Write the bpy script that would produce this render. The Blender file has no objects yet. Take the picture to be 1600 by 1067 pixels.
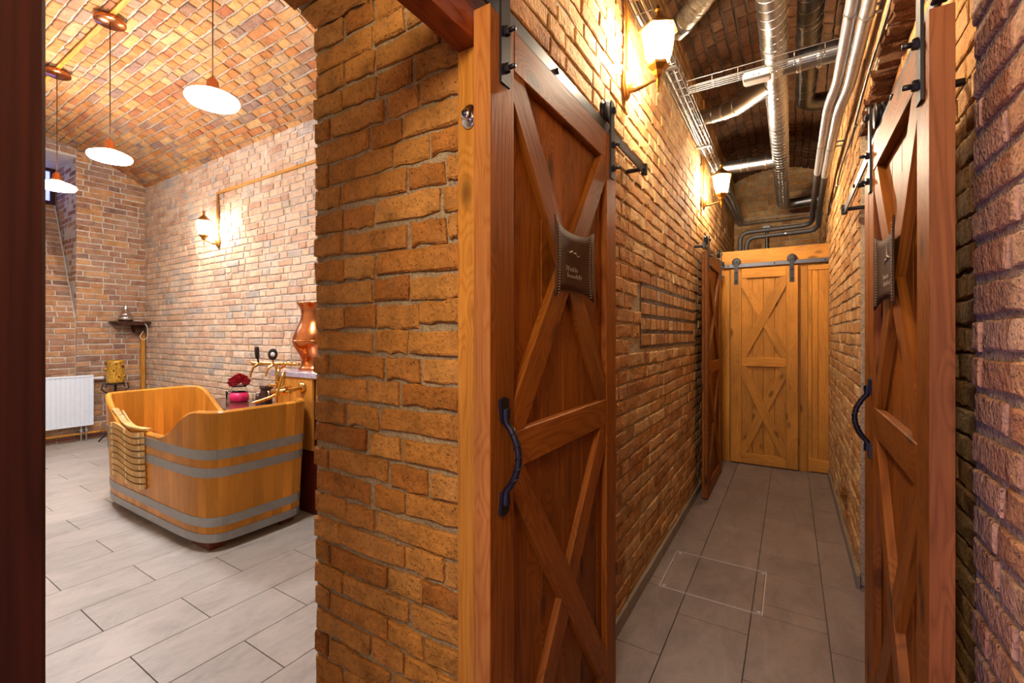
import bpy, math, random
from mathutils import Matrix, Vector, Euler

rnd = random.Random(7)
SC = bpy.context.scene
COL = SC.collection

# ------------------------------------------------------------------ camera, world, light, exposure
YAW = math.atan2(435, 700)
FPX, HOR, CAMH = 700.0, 522.0, 1.40
cam_d = bpy.data.cameras.new('camera')
cam = bpy.data.objects.new('camera', cam_d)
COL.objects.link(cam)
cam.location = (0, 0, CAMH)
cam.rotation_euler = (math.pi / 2, 0, YAW)
cam_d.sensor_width = 36.0
cam_d.lens = 36.0 * FPX / 1600.0
cam_d.shift_y = (HOR - 533.5) / 1600.0
cam_d.clip_start = 0.01
SC.camera = cam

world = bpy.data.worlds.new('world')
SC.world = world
world.use_nodes = True
world.node_tree.nodes['Background'].inputs[0].default_value = (0.5, 0.55, 0.8, 1)
world.node_tree.nodes['Background'].inputs[1].default_value = 0.05

SC.view_settings.view_transform = 'Standard'
SC.view_settings.look = 'None'
SC.view_settings.gamma = 1.0
SC.view_settings.use_curve_mapping = False
SC.view_settings.exposure = 1.3

PENDANT_E = 90.0          # opal pendant shades in the bath
SCONCE_E = 205.0           # lantern panes
SCONCE_BATH_E = 120.0
REAR_W = 52.0             # unseen fill lamp added behind the viewpoint
VIOLET_W = 13.0            # violet light falling in from the room behind the viewpoint


def area_light(name, loc, rot, sx, sy, power, col):
    d = bpy.data.lights.new(name, 'AREA')
    d.shape = 'RECTANGLE'
    d.size, d.size_y = sx, sy
    d.energy = power
    d.color = col
    o = bpy.data.objects.new(name, d)
    o.location = loc
    o.rotation_euler = rot
    COL.objects.link(o)
    return o


def point_light(name, loc, power, col, r=0.06):
    d = bpy.data.lights.new(name, 'POINT')
    d.energy, d.color, d.shadow_soft_size = power, col, r
    o = bpy.data.objects.new(name, d)
    o.location = loc
    COL.objects.link(o)
    return o


point_light('rear_fill_light', (-0.12, -0.75, 2.45), REAR_W, (1.0, 0.80, 0.56), 0.25)
area_light('violet_doorway_light', (-0.60, -0.9, 0.85), (math.pi / 2, 0, -0.55), 0.6, 1.3, VIOLET_W, (0.42, 0.36, 1.0))


def proj(p):
    c, s = math.cos(YAW), math.sin(YAW)
    d = -s * p[0] + c * p[1]
    r = c * p[0] + s * p[1]
    if d < 0.05:
        return -9999, -9999, 1e9
    return 800 + FPX * r / d, HOR - FPX * (p[2] - CAMH) / d, d


# ------------------------------------------------------------------ helpers: objects
W = {}


def link(o, parent=None, M=None):
    M = M.copy() if M is not None else Matrix()
    COL.objects.link(o)
    W[o.name] = M
    if parent is not None:
        o.parent = parent
        o.matrix_parent_inverse = W[parent.name].inverted()
    o.matrix_basis = M
    return o


def tag(o, label=None, cat=None, group=None, kind=None):
    if label: o['label'] = label
    if cat: o['category'] = cat
    if group: o['group'] = group
    if kind: o['kind'] = kind
    return o


def thing(name, loc, label, cat, group=None):
    o = bpy.data.objects.new(name, None)
    o.empty_display_size = 0.05
    link(o, None, Matrix.Translation(loc))
    return tag(o, label, cat, group)


def T(x, y=None, z=None):
    return Matrix.Translation((x, y, z)) if y is not None else Matrix.Translation(x)


def frame(o, x, y, z):
    m = Matrix.Identity(4)
    for i in range(3):
        m[i][0], m[i][1], m[i][2], m[i][3] = x[i], y[i], z[i], o[i]
    return m


def srgb(h):
    h = h.lstrip('#')
    v = [int(h[i:i + 2], 16) / 255 for i in (0, 2, 4)]
    return tuple(x / 12.92 if x <= 0.04045 else ((x + 0.055) / 1.055) ** 2.4 for x in v) + (1.0,)


class MB:
    """collects polygons; build() links them as one mesh object"""

    def __init__(self, M=None):
        self.v, self.f, self.sm = [], [], []
        self.M = M

    def add(self, vs, fs, smooth=False, M=None):
        n = len(self.v)
        M = M if M is not None else self.M
        for p in vs:
            p = Vector(p)
            self.v.append(tuple(M @ p) if M is not None else tuple(p))
        for f in fs:
            self.f.append(tuple(n + i for i in f))
            self.sm.append(smooth)
        return self

    def box(self, c, s, b=0.0, M=None):
        if b <= 0:
            x, y, z = [k / 2 for k in s]
            vs = [(c[0] + i * x, c[1] + j * y, c[2] + k * z) for i in (-1, 1) for j in (-1, 1) for k in (-1, 1)]
            fs = [(0, 1, 3, 2), (4, 6, 7, 5), (0, 4, 5, 1), (2, 3, 7, 6), (0, 2, 6, 4), (1, 5, 7, 3)]
            return self.add(vs, fs, False, M)
        vs, fs = chamfer(s, b)
        return self.add([(c[0] + p[0], c[1] + p[1], c[2] + p[2]) for p in vs], fs, False, M)

    def tube(self, path, r, n=10, caps=True, smooth=True, M=None, closed=False):
        P = [Vector(p) for p in path]
        rs = r if isinstance(r, (list, tuple)) else [r] * len(P)
        rings = []
        up = None
        vs = []
        m = len(P)
        for i, p in enumerate(P):
            if closed:
                t = (P[(i + 1) % m] - P[i - 1])
            else:
                t = (P[min(i + 1, m - 1)] - P[max(i - 1, 0)])
            t.normalize()
            if up is None:
                up = Vector((0, 0, 1)) if abs(t.z) < 0.9 else Vector((1, 0, 0))
            a = t.cross(up)
            if a.length < 1e-5:
                a = t.cross(Vector((0.3, 1, 0.2)))
            a.normalize()
            b = a.cross(t).normalized()
            up = b
            for k in range(n):
                q = 2 * math.pi * k / n
                vs.append(p + (a * math.cos(q) + b * math.sin(q)) * rs[i])
        fs = []
        for i in range(m - 1 + (1 if closed else 0)):
            i2 = (i + 1) % m
            for k in range(n):
                fs.append((i * n + k, i * n + (k + 1) % n, i2 * n + (k + 1) % n, i2 * n + k))
        self.add(vs, fs, smooth, M)
        if caps and not closed:
            self.add(vs[:n], [tuple(range(n - 1, -1, -1))], False, M)
            self.add(vs[-n:], [tuple(range(n))], False, M)
        return self

    def cyl(self, a, b, r, n=12, smooth=True, M=None):
        return self.tube([a, b], r, n, True, smooth, M)

    def lathe(self, prof, n=24, c=(0, 0, 0), smooth=True, M=None, sx=1.0, sy=1.0):
        vs, fs = [], []
        for (r, z) in prof:
            for k in range(n):
                q = 2 * math.pi * k / n
                vs.append((c[0] + sx * r * math.cos(q), c[1] + sy * r * math.sin(q), c[2] + z))
        for i in range(len(prof) - 1):
            for k in range(n):
                fs.append((i * n + k, i * n + (k + 1) % n, (i + 1) * n + (k + 1) % n, (i + 1) * n + k))
        if prof[0][0] > 1e-4:
            fs.append(tuple(range(n - 1, -1, -1)))
        if prof[-1][0] > 1e-4:
            fs.append(tuple((len(prof) - 1) * n + k for k in range(n)))
        return self.add(vs, fs, smooth, M)

    def prism(self, poly, y0, y1, M=None):
        """polygon in (x,z), extruded along y"""
        n = len(poly)
        vs = [(x, y0, z) for x, z in poly] + [(x, y1, z) for x, z in poly]
        fs = [tuple(range(n)), tuple(range(2 * n - 1, n - 1, -1))]
        for i in range(n):
            j = (i + 1) % n
            fs.append((i, i + n, j + n, j))
        return self.add(vs, fs, False, M)

    def ball(self, c, r, n=10, m=6, M=None, sc=(1, 1, 1)):
        prof = [(max(1e-5, math.sin(math.pi * i / m)), -math.cos(math.pi * i / m)) for i in range(m + 1)]
        vs, fs = [], []
        for (q, z) in prof:
            for k in range(n):
                a = 2 * math.pi * k / n
                vs.append((c[0] + r * sc[0] * q * math.cos(a), c[1] + r * sc[1] * q * math.sin(a), c[2] + r * sc[2] * z))
        for i in range(m):
            for k in range(n):
                fs.append((i * n + k, i * n + (k + 1) % n, (i + 1) * n + (k + 1) % n, (i + 1) * n + k))
        return self.add(vs, fs, True, M)

    def mesh(self, name, mat):
        me = bpy.data.meshes.new(name)
        me.from_pydata(self.v, [], self.f)
        me.polygons.foreach_set('use_smooth', self.sm)
        if mat: me.materials.append(mat)
        me.update()
        return me

    def build(self, name, mat, parent=None, M=None, kind=None, fix=True):
        me = self.mesh(name, mat)
        if fix:
            import bmesh
            bm = bmesh.new()
            bm.from_mesh(me)
            bmesh.ops.recalc_face_normals(bm, faces=bm.faces)
            bm.to_mesh(me)
            bm.free()
        o = bpy.data.objects.new(name, me)
        link(o, parent, M)
        if kind: o['kind'] = kind
        return o


def chamfer(s, b):
    x, y, z = [k / 2 for k in s]
    b = min(b, x * 0.45, y * 0.45, z * 0.45)
    vs, idx = [], {}
    for i in (-1, 1):
        for j in (-1, 1):
            for k in (-1, 1):
                for a, p in enumerate(((i * x, j * (y - b), k * (z - b)), (i * (x - b), j * y, k * (z - b)), (i * (x - b), j * (y - b), k * z))):
                    idx[(i, j, k, a)] = len(vs)
                    vs.append(p)
    g = lambda i, j, k, a: idx[(i, j, k, a)]
    fs = []
    for i in (-1, 1):
        q = [g(i, -1, -1, 0), g(i, 1, -1, 0), g(i, 1, 1, 0), g(i, -1, 1, 0)]
        fs.append(tuple(q if i > 0 else q[::-1]))
        q = [g(-1, i, -1, 1), g(1, i, -1, 1), g(1, i, 1, 1), g(-1, i, 1, 1)]
        fs.append(tuple(q[::-1] if i > 0 else q))
        q = [g(-1, -1, i, 2), g(1, -1, i, 2), g(1, 1, i, 2), g(-1, 1, i, 2)]
        fs.append(tuple(q if i > 0 else q[::-1]))
    for i in (-1, 1):
        for j in (-1, 1):
            q = [g(i, j, -1, 0), g(i, j, 1, 0), g(i, j, 1, 1), g(i, j, -1, 1)]
            fs.append(tuple(q[::-1] if i * j > 0 else q)[::-1])
            q = [g(i, -1, j, 0), g(i, 1, j, 0), g(i, 1, j, 2), g(i, -1, j, 2)]
            fs.append(tuple(q if i * j > 0 else q[::-1])[::-1])
            q = [g(-1, i, j, 1), g(1, i, j, 1), g(1, i, j, 2), g(-1, i, j, 2)]
            fs.append(tuple(q[::-1] if i * j > 0 else q)[::-1])
    for i in (-1, 1):
        for j in (-1, 1):
            for k in (-1, 1):
                q = (g(i, j, k, 0), g(i, j, k, 1), g(i, j, k, 2))
                fs.append(q if i * j * k > 0 else q[::-1])
    return vs, fs


BOARDS = {}


def board(name, parent, mat, p0, p1, w, t, wdir, b=0.003):
    """a plank from p0 to p1, grain along its length; wdir: direction of its width"""
    p0, p1 = Vector(p0), Vector(p1)
    L = (p1 - p0).length
    key = (round(w, 4), round(t, 4), round(L, 4), mat.name, b)
    if key not in BOARDS:
        vs, fs = chamfer((w, t, L), b)
        BOARDS[key] = MB().add(vs, fs).mesh('board', mat)
    z = (p1 - p0).normalized()
    x = Vector(wdir)
    x = (x - z * x.dot(z)).normalized()
    y = z.cross(x)
    o = bpy.data.objects.new(name, BOARDS[key])
    return link(o, parent, frame((p0 + p1) / 2, x, y, z))


def fillet(pts, r, n=6):
    """round the corners of a poly-line"""
    P = [Vector(p) for p in pts]
    out = [P[0]]
    for i in range(1, len(P) - 1):
        a, b, c = P[i - 1], P[i], P[i + 1]
        d1, d2 = (a - b), (c - b)
        k = min(r, d1.length * 0.48, d2.length * 0.48)
        s, e = b + d1.normalized() * k, b + d2.normalized() * k
        for j in range(n + 1):
            t = j / n
            out.append(s * (1 - t) ** 2 + b * 2 * t * (1 - t) + e * t * t)
    out.append(P[-1])
    return out


# ------------------------------------------------------------------ materials
class NT:
    def __init__(self, name):
        self.m = bpy.data.materials.new(name)
        self.m.use_nodes = True
        self.t = self.m.node_tree
        self.b = self.t.nodes['Principled BSDF']

    def n(self, typ, **kw):
        x = self.t.nodes.new(typ)
        for k, v in kw.items():
            setattr(x, k, v)
        return x

    def l(self, a, b):
        self.t.links.new(a, b)

    def math(self, op, a, b=None, c=None, clamp=False):
        x = self.n('ShaderNodeMath', operation=op, use_clamp=clamp)
        for i, v in enumerate((a, b, c)):
            if v is None: continue
            if isinstance(v, (int, float)): x.inputs[i].default_value = v
            else: self.l(v, x.inputs[i])
        return x.outputs[0]

    def mix(self, fac, a, b, mode='MIX'):
        x = self.n('ShaderNodeMix', data_type='RGBA', blend_type=mode)
        for s, v in ((x.inputs[0], fac), (x.inputs[6], a), (x.inputs[7], b)):
            if isinstance(v, (int, float)): s.default_value = v
            elif isinstance(v, tuple): s.default_value = v
            else: self.l(v, s)
        return x.outputs[2]

    def ramp(self, fac, stops, interp='LINEAR'):
        x = self.n('ShaderNodeValToRGB')
        r = x.color_ramp
        r.interpolation = interp
        while len(r.elements) < len(stops):
            r.elements.new(0.5)
        for e, (p, c) in zip(r.elements, stops):
            e.position = p
            e.color = c if len(c) == 4 else tuple(c) + (1,)
        self.l(fac, x.inputs[0])
        return x.outputs[0]

    def noise(self, vec, scale, detail=3, rough=0.55, dist=0.0):
        x = self.n('ShaderNodeTexNoise')
        x.inputs['Scale'].default_value = scale
        x.inputs['Detail'].default_value = detail
        x.inputs['Roughness'].default_value = rough
        x.inputs['Distortion'].default_value = dist
        if vec is not None: self.l(vec, x.inputs['Vector'])
        return x.outputs['Fac']

    def bump(self, h, strength, dist):
        x = self.n('ShaderNodeBump')
        x.inputs['Strength'].default_value = strength
        x.inputs['Distance'].default_value = dist
        self.l(h, x.inputs['Height'])
        self.l(x.outputs[0], self.b.inputs['Normal'])

    def set(self, **kw):
        for k, v in kw.items():
            self.b.inputs[k.replace('_', ' ')].default_value = v


def g3(v):
    return (v, v, v, 1)


def brick_mat(name, cols, smear='#a89a84', smear_amt=0.35, bumps=1.0, dark=0.55):
    N = NT(name)
    oi, ge = N.n('ShaderNodeObjectInfo'), N.n('ShaderNodeNewGeometry')
    r = N.math('FRACT', N.math('ADD', oi.outputs['Random'], ge.outputs['Random Per Island']))
    k = len(cols)
    base = N.ramp(r, [(i / (k - 1), srgb(c)) for i, c in enumerate(cols)])
    pos = ge.outputs['Position']
    n1 = N.noise(pos, 11, 3, 0.65)
    base = N.mix(1.0, base, N.ramp(n1, [(0.25, g3(dark)), (0.5, g3(0.95)), (0.78, g3(1.25))]), 'MULTIPLY')
    n2 = N.noise(pos, 85, 2, 0.7)
    base = N.mix(1.0, base, N.ramp(n2, [(0.25, g3(0.55)), (0.45, g3(0.98)), (0.8, g3(1.12))]), 'MULTIPLY')
    n3 = N.noise(pos, 3.2, 3, 0.7)
    sm = N.ramp(n3, [(0.5, g3(0)), (0.75, g3(smear_amt))])
    base = N.mix(sm, base, srgb(smear))
    vo = N.n('ShaderNodeTexVoronoi')
    vo.inputs['Scale'].default_value = 70
    N.l(pos, vo.inputs['Vector'])
    pits = N.ramp(vo.outputs['Distance'], [(0.06, g3(0)), (0.22, g3(1))])
    base = N.mix(N.math('MULTIPLY', N.math('SUBTRACT', 1.0, pits), 0.55), base, srgb('#2e1a0e'))
    N.l(base, N.b.inputs['Base Color'])
    h = N.math('ADD', N.math('MULTIPLY', n2, 0.6), N.math('MULTIPLY', pits, 0.25))
    h = N.math('ADD', h, N.math('MULTIPLY', N.noise(pos, 26, 2, 0.6), 0.9))
    N.bump(h, 0.75 * bumps, 0.012)
    N.set(Roughness=0.9)
    N.b.inputs['Specular IOR Level'].default_value = 0.2
    return N.m


def mortar_mat(name, c1, c2, scale=7):
    N = NT(name)
    pos = N.n('ShaderNodeNewGeometry').outputs['Position']
    n1 = N.noise(pos, scale, 3, 0.65)
    n2 = N.noise(pos, 110, 2, 0.7)
    base = N.ramp(n1, [(0.3, srgb(c1)), (0.7, srgb(c2))])
    base = N.mix(1.0, base, N.ramp(n2, [(0.3, g3(0.6)), (0.6, g3(1.05))]), 'MULTIPLY')
    N.l(base, N.b.inputs['Base Color'])
    N.bump(N.math('ADD', n2, N.noise(pos, 30, 1)), 0.8, 0.01)
    N.set(Roughness=0.95)
    return N.m


def wood_mat(name, c_dark, c_mid, c_light, rough=0.42, knots=True, fine=1.0, tint=0.25, contrast=1.0):
    N = NT(name)
    oi = N.n('ShaderNodeObjectInfo')
    tc = N.n('ShaderNodeTexCoord')
    off = N.n('ShaderNodeVectorMath', operation='SCALE')
    off.inputs[0].default_value = (3.1, 7.7, 13.3)
    N.l(N.math('MULTIPLY', oi.outputs['Random'], 9.0), off.inputs['Scale'])
    ad = N.n('ShaderNodeVectorMath', operation='ADD')
    N.l(tc.outputs['Object'], ad.inputs[0])
    N.l(off.outputs[0], ad.inputs[1])

    def mapped(s):
        mp = N.n('ShaderNodeMapping')
        mp.inputs['Scale'].default_value = s
        N.l(ad.outputs[0], mp.inputs['Vector'])
        return mp.outputs[0]
    slow = N.noise(mapped((9, 9, 0.9)), 1.0, 2, 0.5, 0.6)
    if knots:
        vo = N.n('ShaderNodeTexVoronoi')
        vo.inputs['Scale'].default_value = 1.0
        N.l(mapped((7.5, 7.5, 3.4)), vo.inputs['Vector'])
        kd = vo.outputs['Distance']
        kn = N.ramp(kd, [(0.05, g3(1)), (0.13, g3(0.55)), (0.20, g3(0))])
        rings_in = N.math('ADD', slow, N.math('MULTIPLY', N.ramp(kd, [(0.0, g3(1)), (0.42, g3(0))]), 0.35))
    else:
        kn = None
        rings_in = slow
    rings = N.math('ABSOLUTE', N.math('SINE', N.math('MULTIPLY', rings_in, 46.0 * fine)))
    fib = N.noise(mapped((150 * fine, 150 * fine, 3.0)), 1.0, 3, 0.6)
    grain = N.math('ADD', N.math('MULTIPLY', rings, 0.30 * contrast), N.math('MULTIPLY', fib, 0.55))
    grain = N.math('ADD', grain, 0.36 - 0.30 * contrast)
    base = N.ramp(grain, [(0.12, srgb(c_dark)), (0.5, srgb(c_mid)), (0.95, srgb(c_light))])
    tv = N.ramp(oi.outputs['Random'], [(0.0, g3(1 - tint)), (1.0, g3(1 + tint * 0.8))])
    base = N.mix(1.0, base, tv, 'MULTIPLY')
    big = N.noise(mapped((5, 5, 1.5)), 1.0, 2)
    base = N.mix(1.0, base, N.ramp(big, [(0.3, g3(0.72)), (0.7, g3(1.15))]), 'MULTIPLY')
    if kn is not None:
        base = N.mix(N.math('MULTIPLY', kn, 0.85), base, tuple(x * 0.35 for x in srgb(c_dark)[:3]) + (1,))
    N.l(base, N.b.inputs['Base Color'])
    N.bump(grain, 0.15, 0.003)
    N.set(Roughness=rough)
    N.b.inputs['Specular IOR Level'].default_value = 0.22
    return N.m


def metal_mat(name, col, rough, metallic=1.0, var=0.2, scale=12, aniso=False):
    N = NT(name)
    pos = N.n('ShaderNodeNewGeometry').outputs['Position']
    n1 = N.noise(pos, scale, 4, 0.6)
    c = srgb(col)
    base = N.ramp(n1, [(0.3, tuple(x * (1 - var) for x in c[:3]) + (1,)), (0.7, tuple(min(1, x * (1 + var)) for x in c[:3]) + (1,))])
    N.l(base, N.b.inputs['Base Color'])
    N.l(N.math('ADD', N.math('MULTIPLY', n1, 0.2), rough - 0.1), N.b.inputs['Roughness'])
    N.set(Metallic=metallic)
    return N.m


def plain_mat(name, col, rough=0.5, metallic=0.0, var=0.1, scale=20, bump=0.0, **kw):
    N = NT(name)
    pos = N.n('ShaderNodeNewGeometry').outputs['Position']
    n1 = N.noise(pos, scale, 4, 0.6)
    c = srgb(col)
    base = N.ramp(n1, [(0.3, tuple(x * (1 - var) for x in c[:3]) + (1,)), (0.7, tuple(min(1, x * (1 + var)) for x in c[:3]) + (1,))])
    N.l(base, N.b.inputs['Base Color'])
    N.set(Roughness=rough, Metallic=metallic)
    if bump: N.bump(n1, bump, 0.004)
    for k, v in kw.items():
        N.b.inputs[k].default_value = v
    return N.m


def glow_mat(name, col, strength):
    N = NT(name)
    N.set(Roughness=0.4)
    N.b.inputs['Base Color'].default_value = (0.9, 0.9, 0.9, 1)
    N.b.inputs['Emission Color'].default_value = col
    N.b.inputs['Emission Strength'].default_value = strength
    return N.m


def glass_mat(name, col, rough=0.02):
    N = NT(name)
    N.b.inputs['Base Color'].default_value = col
    N.b.inputs['Transmission Weight'].default_value = 1.0
    N.b.inputs['Roughness'].default_value = rough
    N.b.inputs['IOR'].default_value = 1.45
    return N.m


def tile_mat(name, c1, c2, c3):
    N = NT(name)
    oi, ge = N.n('ShaderNodeObjectInfo'), N.n('ShaderNodeNewGeometry')
    pos = ge.outputs['Position']
    mp = N.n('ShaderNodeMapping')
    mp.inputs['Scale'].default_value = (1.0, 0.45, 1)
    N.l(pos, mp.inputs['Vector'])
    n1 = N.noise(mp.outputs[0], 7, 7, 0.72, 0.6)
    n2 = N.noise(mp.outputs[0], 45, 5, 0.7)
    v = N.math('ADD', N.math('MULTIPLY', n1, 0.75), N.math('MULTIPLY', n2, 0.25))
    base = N.ramp(v, [(0.3, srgb(c1)), (0.5, srgb(c2)), (0.7, srgb(c3))])
    base = N.mix(1.0, base, N.ramp(oi.outputs['Random'], [(0, g3(0.92)), (1, g3(1.06))]), 'MULTIPLY')
    N.l(base, N.b.inputs['Base Color'])
    N.l(N.math('ADD', N.math('MULTIPLY', n2, 0.25), 0.3), N.b.inputs['Roughness'])
    N.bump(n2, 0.08, 0.002)
    return N.m


M_PIER = brick_mat('brick_reveal', ['#ad7434', '#bb8442', '#99602a', '#c48f4e', '#b07a3a', '#b98647', '#a3682e'], '#a68a62', 0.3, 1.2)
M_BRICKC = brick_mat('brick_corridor', ['#b98a55', '#ab7742', '#c59c68', '#9c6a3c', '#bd8f58', '#c8a473', '#a9784a'], '#b9a182', 0.45)
M_BRICKB = brick_mat('brick_bath', ['#cdae90', '#bf987a', '#d4b99d', '#b68e72', '#ccab8e', '#d2b08e', '#a89c90', '#c6a07e'], '#cfc0ad', 0.55, dark=0.72)
M_BRICKL = brick_mat('brick_bath_end', ['#a67a5c', '#8d6650', '#c08c5c', '#806052', '#ad8264', '#977664', '#c2925f', '#88685a'], '#b0a195', 0.4)
M_BRICKR = brick_mat('brick_near_right', ['#c29878', '#b38462', '#c8a386', '#ba8c68', '#a97758'], '#c0b098', 0.5, 1.3, dark=0.68)
M_BRICKV = brick_mat('brick_vault', ['#ad7440', '#a06433', '#b5854f', '#a66a3c', '#945838', '#b88c5a', '#7e6052', '#ab7444'], '#b09670', 0.4, 0.8)
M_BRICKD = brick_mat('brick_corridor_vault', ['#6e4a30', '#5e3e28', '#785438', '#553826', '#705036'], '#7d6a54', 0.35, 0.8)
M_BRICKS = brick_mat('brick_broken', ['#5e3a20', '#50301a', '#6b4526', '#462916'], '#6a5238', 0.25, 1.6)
M_MORT = mortar_mat('mortar_warm', '#a09078', '#b8a88c')
M_MORTP = mortar_mat('mortar_reveal', '#9a8a70', '#b3a284')
M_MORTB = mortar_mat('mortar_bath', '#bfb4a4', '#d2c8b8')
M_MORTV = mortar_mat('mortar_vault', '#9a8b76', '#b0a18b')
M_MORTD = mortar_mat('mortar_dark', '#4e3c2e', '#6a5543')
M_PLAST = mortar_mat('rough_plaster', '#b8996b', '#cbb083', 4)
M_DOOR = wood_mat('door_pine_stained', '#4a2408', '#7f460f', '#a2641e', 0.5, tint=0.16, contrast=0.75)
M_DOORB = wood_mat('partition_pine_lit', '#70410f', '#ad7328', '#c98f3e', 0.55, tint=0.10, contrast=0.6)  # same stain as the doors, lightened to carry the light falling here
M_JAMB = wood_mat('jamb_pine_lit', '#7d4a12', '#c0802c', '#dba24a', 0.5, tint=0.08, contrast=0.7)  # same stain again, its golden lit look put into the colour
M_LINTEL = wood_mat('lintel_red_stain', '#4a1c08', '#7c3410', '#9a4a18', 0.4, knots=False, tint=0.05)
M_DARKW = wood_mat('post_dark_stain', '#1c0a06', '#34130b', '#4a2012', 0.5, knots=False, tint=0.05, contrast=0.6)
M_EDGE = wood_mat('door_edge_pine', '#7a4516', '#a86a2c', '#c08844', 0.55, tint=0.05, contrast=0.7)
M_EDGER = wood_mat('door_edge_brown', '#4e2812', '#8a5228', '#a46a38', 0.55, tint=0.05, contrast=0.7)
M_STAVE = wood_mat('tub_larch', '#a85e14', '#cb8429', '#dc9c42', 0.3, knots=False, fine=1.2, tint=0.2, contrast=0.32)
M_CAB = wood_mat('cabinet_oak', '#8a5014', '#c08030', '#d89c48', 0.4, knots=False, tint=0.1, contrast=0.35)
M_CABD = wood_mat('cabinet_base_shaded', '#3a1208', '#5e2210', '#74301a', 0.4, knots=False, tint=0.05)  # dark red-brown; shade on the lower cabinet side put into the wood colour
M_MAT = wood_mat('mat_ash', '#9c7038', '#c89c5a', '#dcb678', 0.5, knots=False, tint=0.08)
M_PEG = plain_mat('peg_pale_wood', '#e6d3a2', 0.5)
M_SHELF = wood_mat('shelf_walnut', '#1e100a', '#3c2114', '#53301c', 0.45, knots=False, tint=0.05)
M_BATTEN = wood_mat('batten_oak', '#8a5818', '#b87c2c', '#cf9a48', 0.5, knots=False, tint=0.05)
M_IRON = metal_mat('black_iron', '#25252a', 0.42, 0.6, 0.15)
M_RAIL = metal_mat('rail_steel_dark', '#4a4c55', 0.38, 0.85, 0.12)
M_GALV = metal_mat('galvanised_steel', '#a3a8ad', 0.32, 1.0, 0.18, 6)
M_GALVD = metal_mat('galvanised_dark', '#63676b', 0.36, 1.0, 0.2, 6)
M_SEAM = metal_mat('duct_seam', '#c8ccd0', 0.3, 1.0, 0.1)
M_WIRE = metal_mat('zinc_wire', '#8f8d8a', 0.4, 0.9, 0.1)
M_STRIP = plain_mat('hatch_edge_steel', '#b5b0b4', 0.4, 0.2)
M_HOOP = metal_mat('hoop_steel', '#9b9a98', 0.42, 0.85, 0.12, 9)
M_BRASS = metal_mat('aged_brass', '#a5783a', 0.32, 0.9, 0.2)
M_BRASSP = metal_mat('polished_brass', '#d3a85c', 0.2, 1.0, 0.12)
M_COPPER = metal_mat('polished_copper', '#c97b48', 0.2, 1.0, 0.12)
M_CHROME = metal_mat('chrome', '#d0d2d6', 0.12, 1.0, 0.05)
M_FOIL = plain_mat('pipe_foil_grey', '#a3a3a8', 0.35, 0.55, 0.12, 30, 0.3)
M_CRINK = plain_mat('crinkled_foil', '#b8ab94', 0.35, 0.8, 0.3, 40, 1.0)
M_RUBBER = plain_mat('black_pipe_insulation', '#2a282b', 0.6, 0.0, 0.15)
M_WHITE = plain_mat('white_plastic', '#e4e4e0', 0.45)
M_ENAMEL = plain_mat('white_enamel', '#dde6f0', 0.3, 0, 0.03)
M_LEATHER = plain_mat('dark_leather', '#46301f', 0.75, 0, 0.22, 9, 0.3, **{'Specular IOR Level': 0.15})
M_STITCH = plain_mat('stitch_thread', '#a08a60', 0.7)
M_MARK = plain_mat('pale_print', '#a8957c', 0.6)
M_MARBLE = plain_mat('dark_red_marble', '#54332c', 0.12, 0, 0.45, 14)
M_GRANITE = plain_mat('pale_granite', '#a9a0b0', 0.12, 0, 0.25, 30)
M_TILEC = tile_mat('floor_tile_stone', '#665a55', '#7d6f6b', '#8f807a')  # bath tile's stone with corridor dimness and violet light put into its colour
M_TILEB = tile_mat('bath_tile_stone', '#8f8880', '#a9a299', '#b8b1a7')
M_GROUT = plain_mat('grout_grey', '#605a55', 0.9)
M_SKIRT = tile_mat('skirting_stone', '#6b6055', '#83776a', '#958877')
M_ROSE = plain_mat('rose_petal', '#a81428', 0.55, 0, 0.35, 60)
M_PINK = plain_mat('pink_glass', '#d8285c', 0.1, 0, 0.12)
M_GLASSC = glass_mat('clear_glass', (0.95, 0.96, 0.97, 1))
M_BROWNG = plain_mat('brown_canister', '#4a3226', 0.25, 0.3, 0.2)
M_AMBER = plain_mat('amber_mosaic', '#b8892c', 0.3, 0.1, 0.6, 35)
M_BLACKP = plain_mat('black_plastic', '#1c1a1a', 0.35)
M_CABLE = plain_mat('white_cable', '#d6d0c8', 0.5)
M_FOOT = plain_mat('red_wood_foot', '#6a2a14', 0.6)
G_PEND = glow_mat('pendant_opal', (0.97, 0.96, 1.0, 1), PENDANT_E)
G_SCON = glow_mat('lantern_pane', (1.0, 0.83, 0.60, 1), SCONCE_E)
G_SCONB = glow_mat('lantern_pane_bath', (1.0, 0.90, 0.76, 1), SCONCE_BATH_E)
G_BLUE = glow_mat('dusk_blue_pane', (0.10, 0.16, 0.9, 1), 1.2)

# ------------------------------------------------------------------ bricks
BR_S, BR_H, BR_Z = 0.25, 0.119, 0.063     # stretcher, header, height


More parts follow.
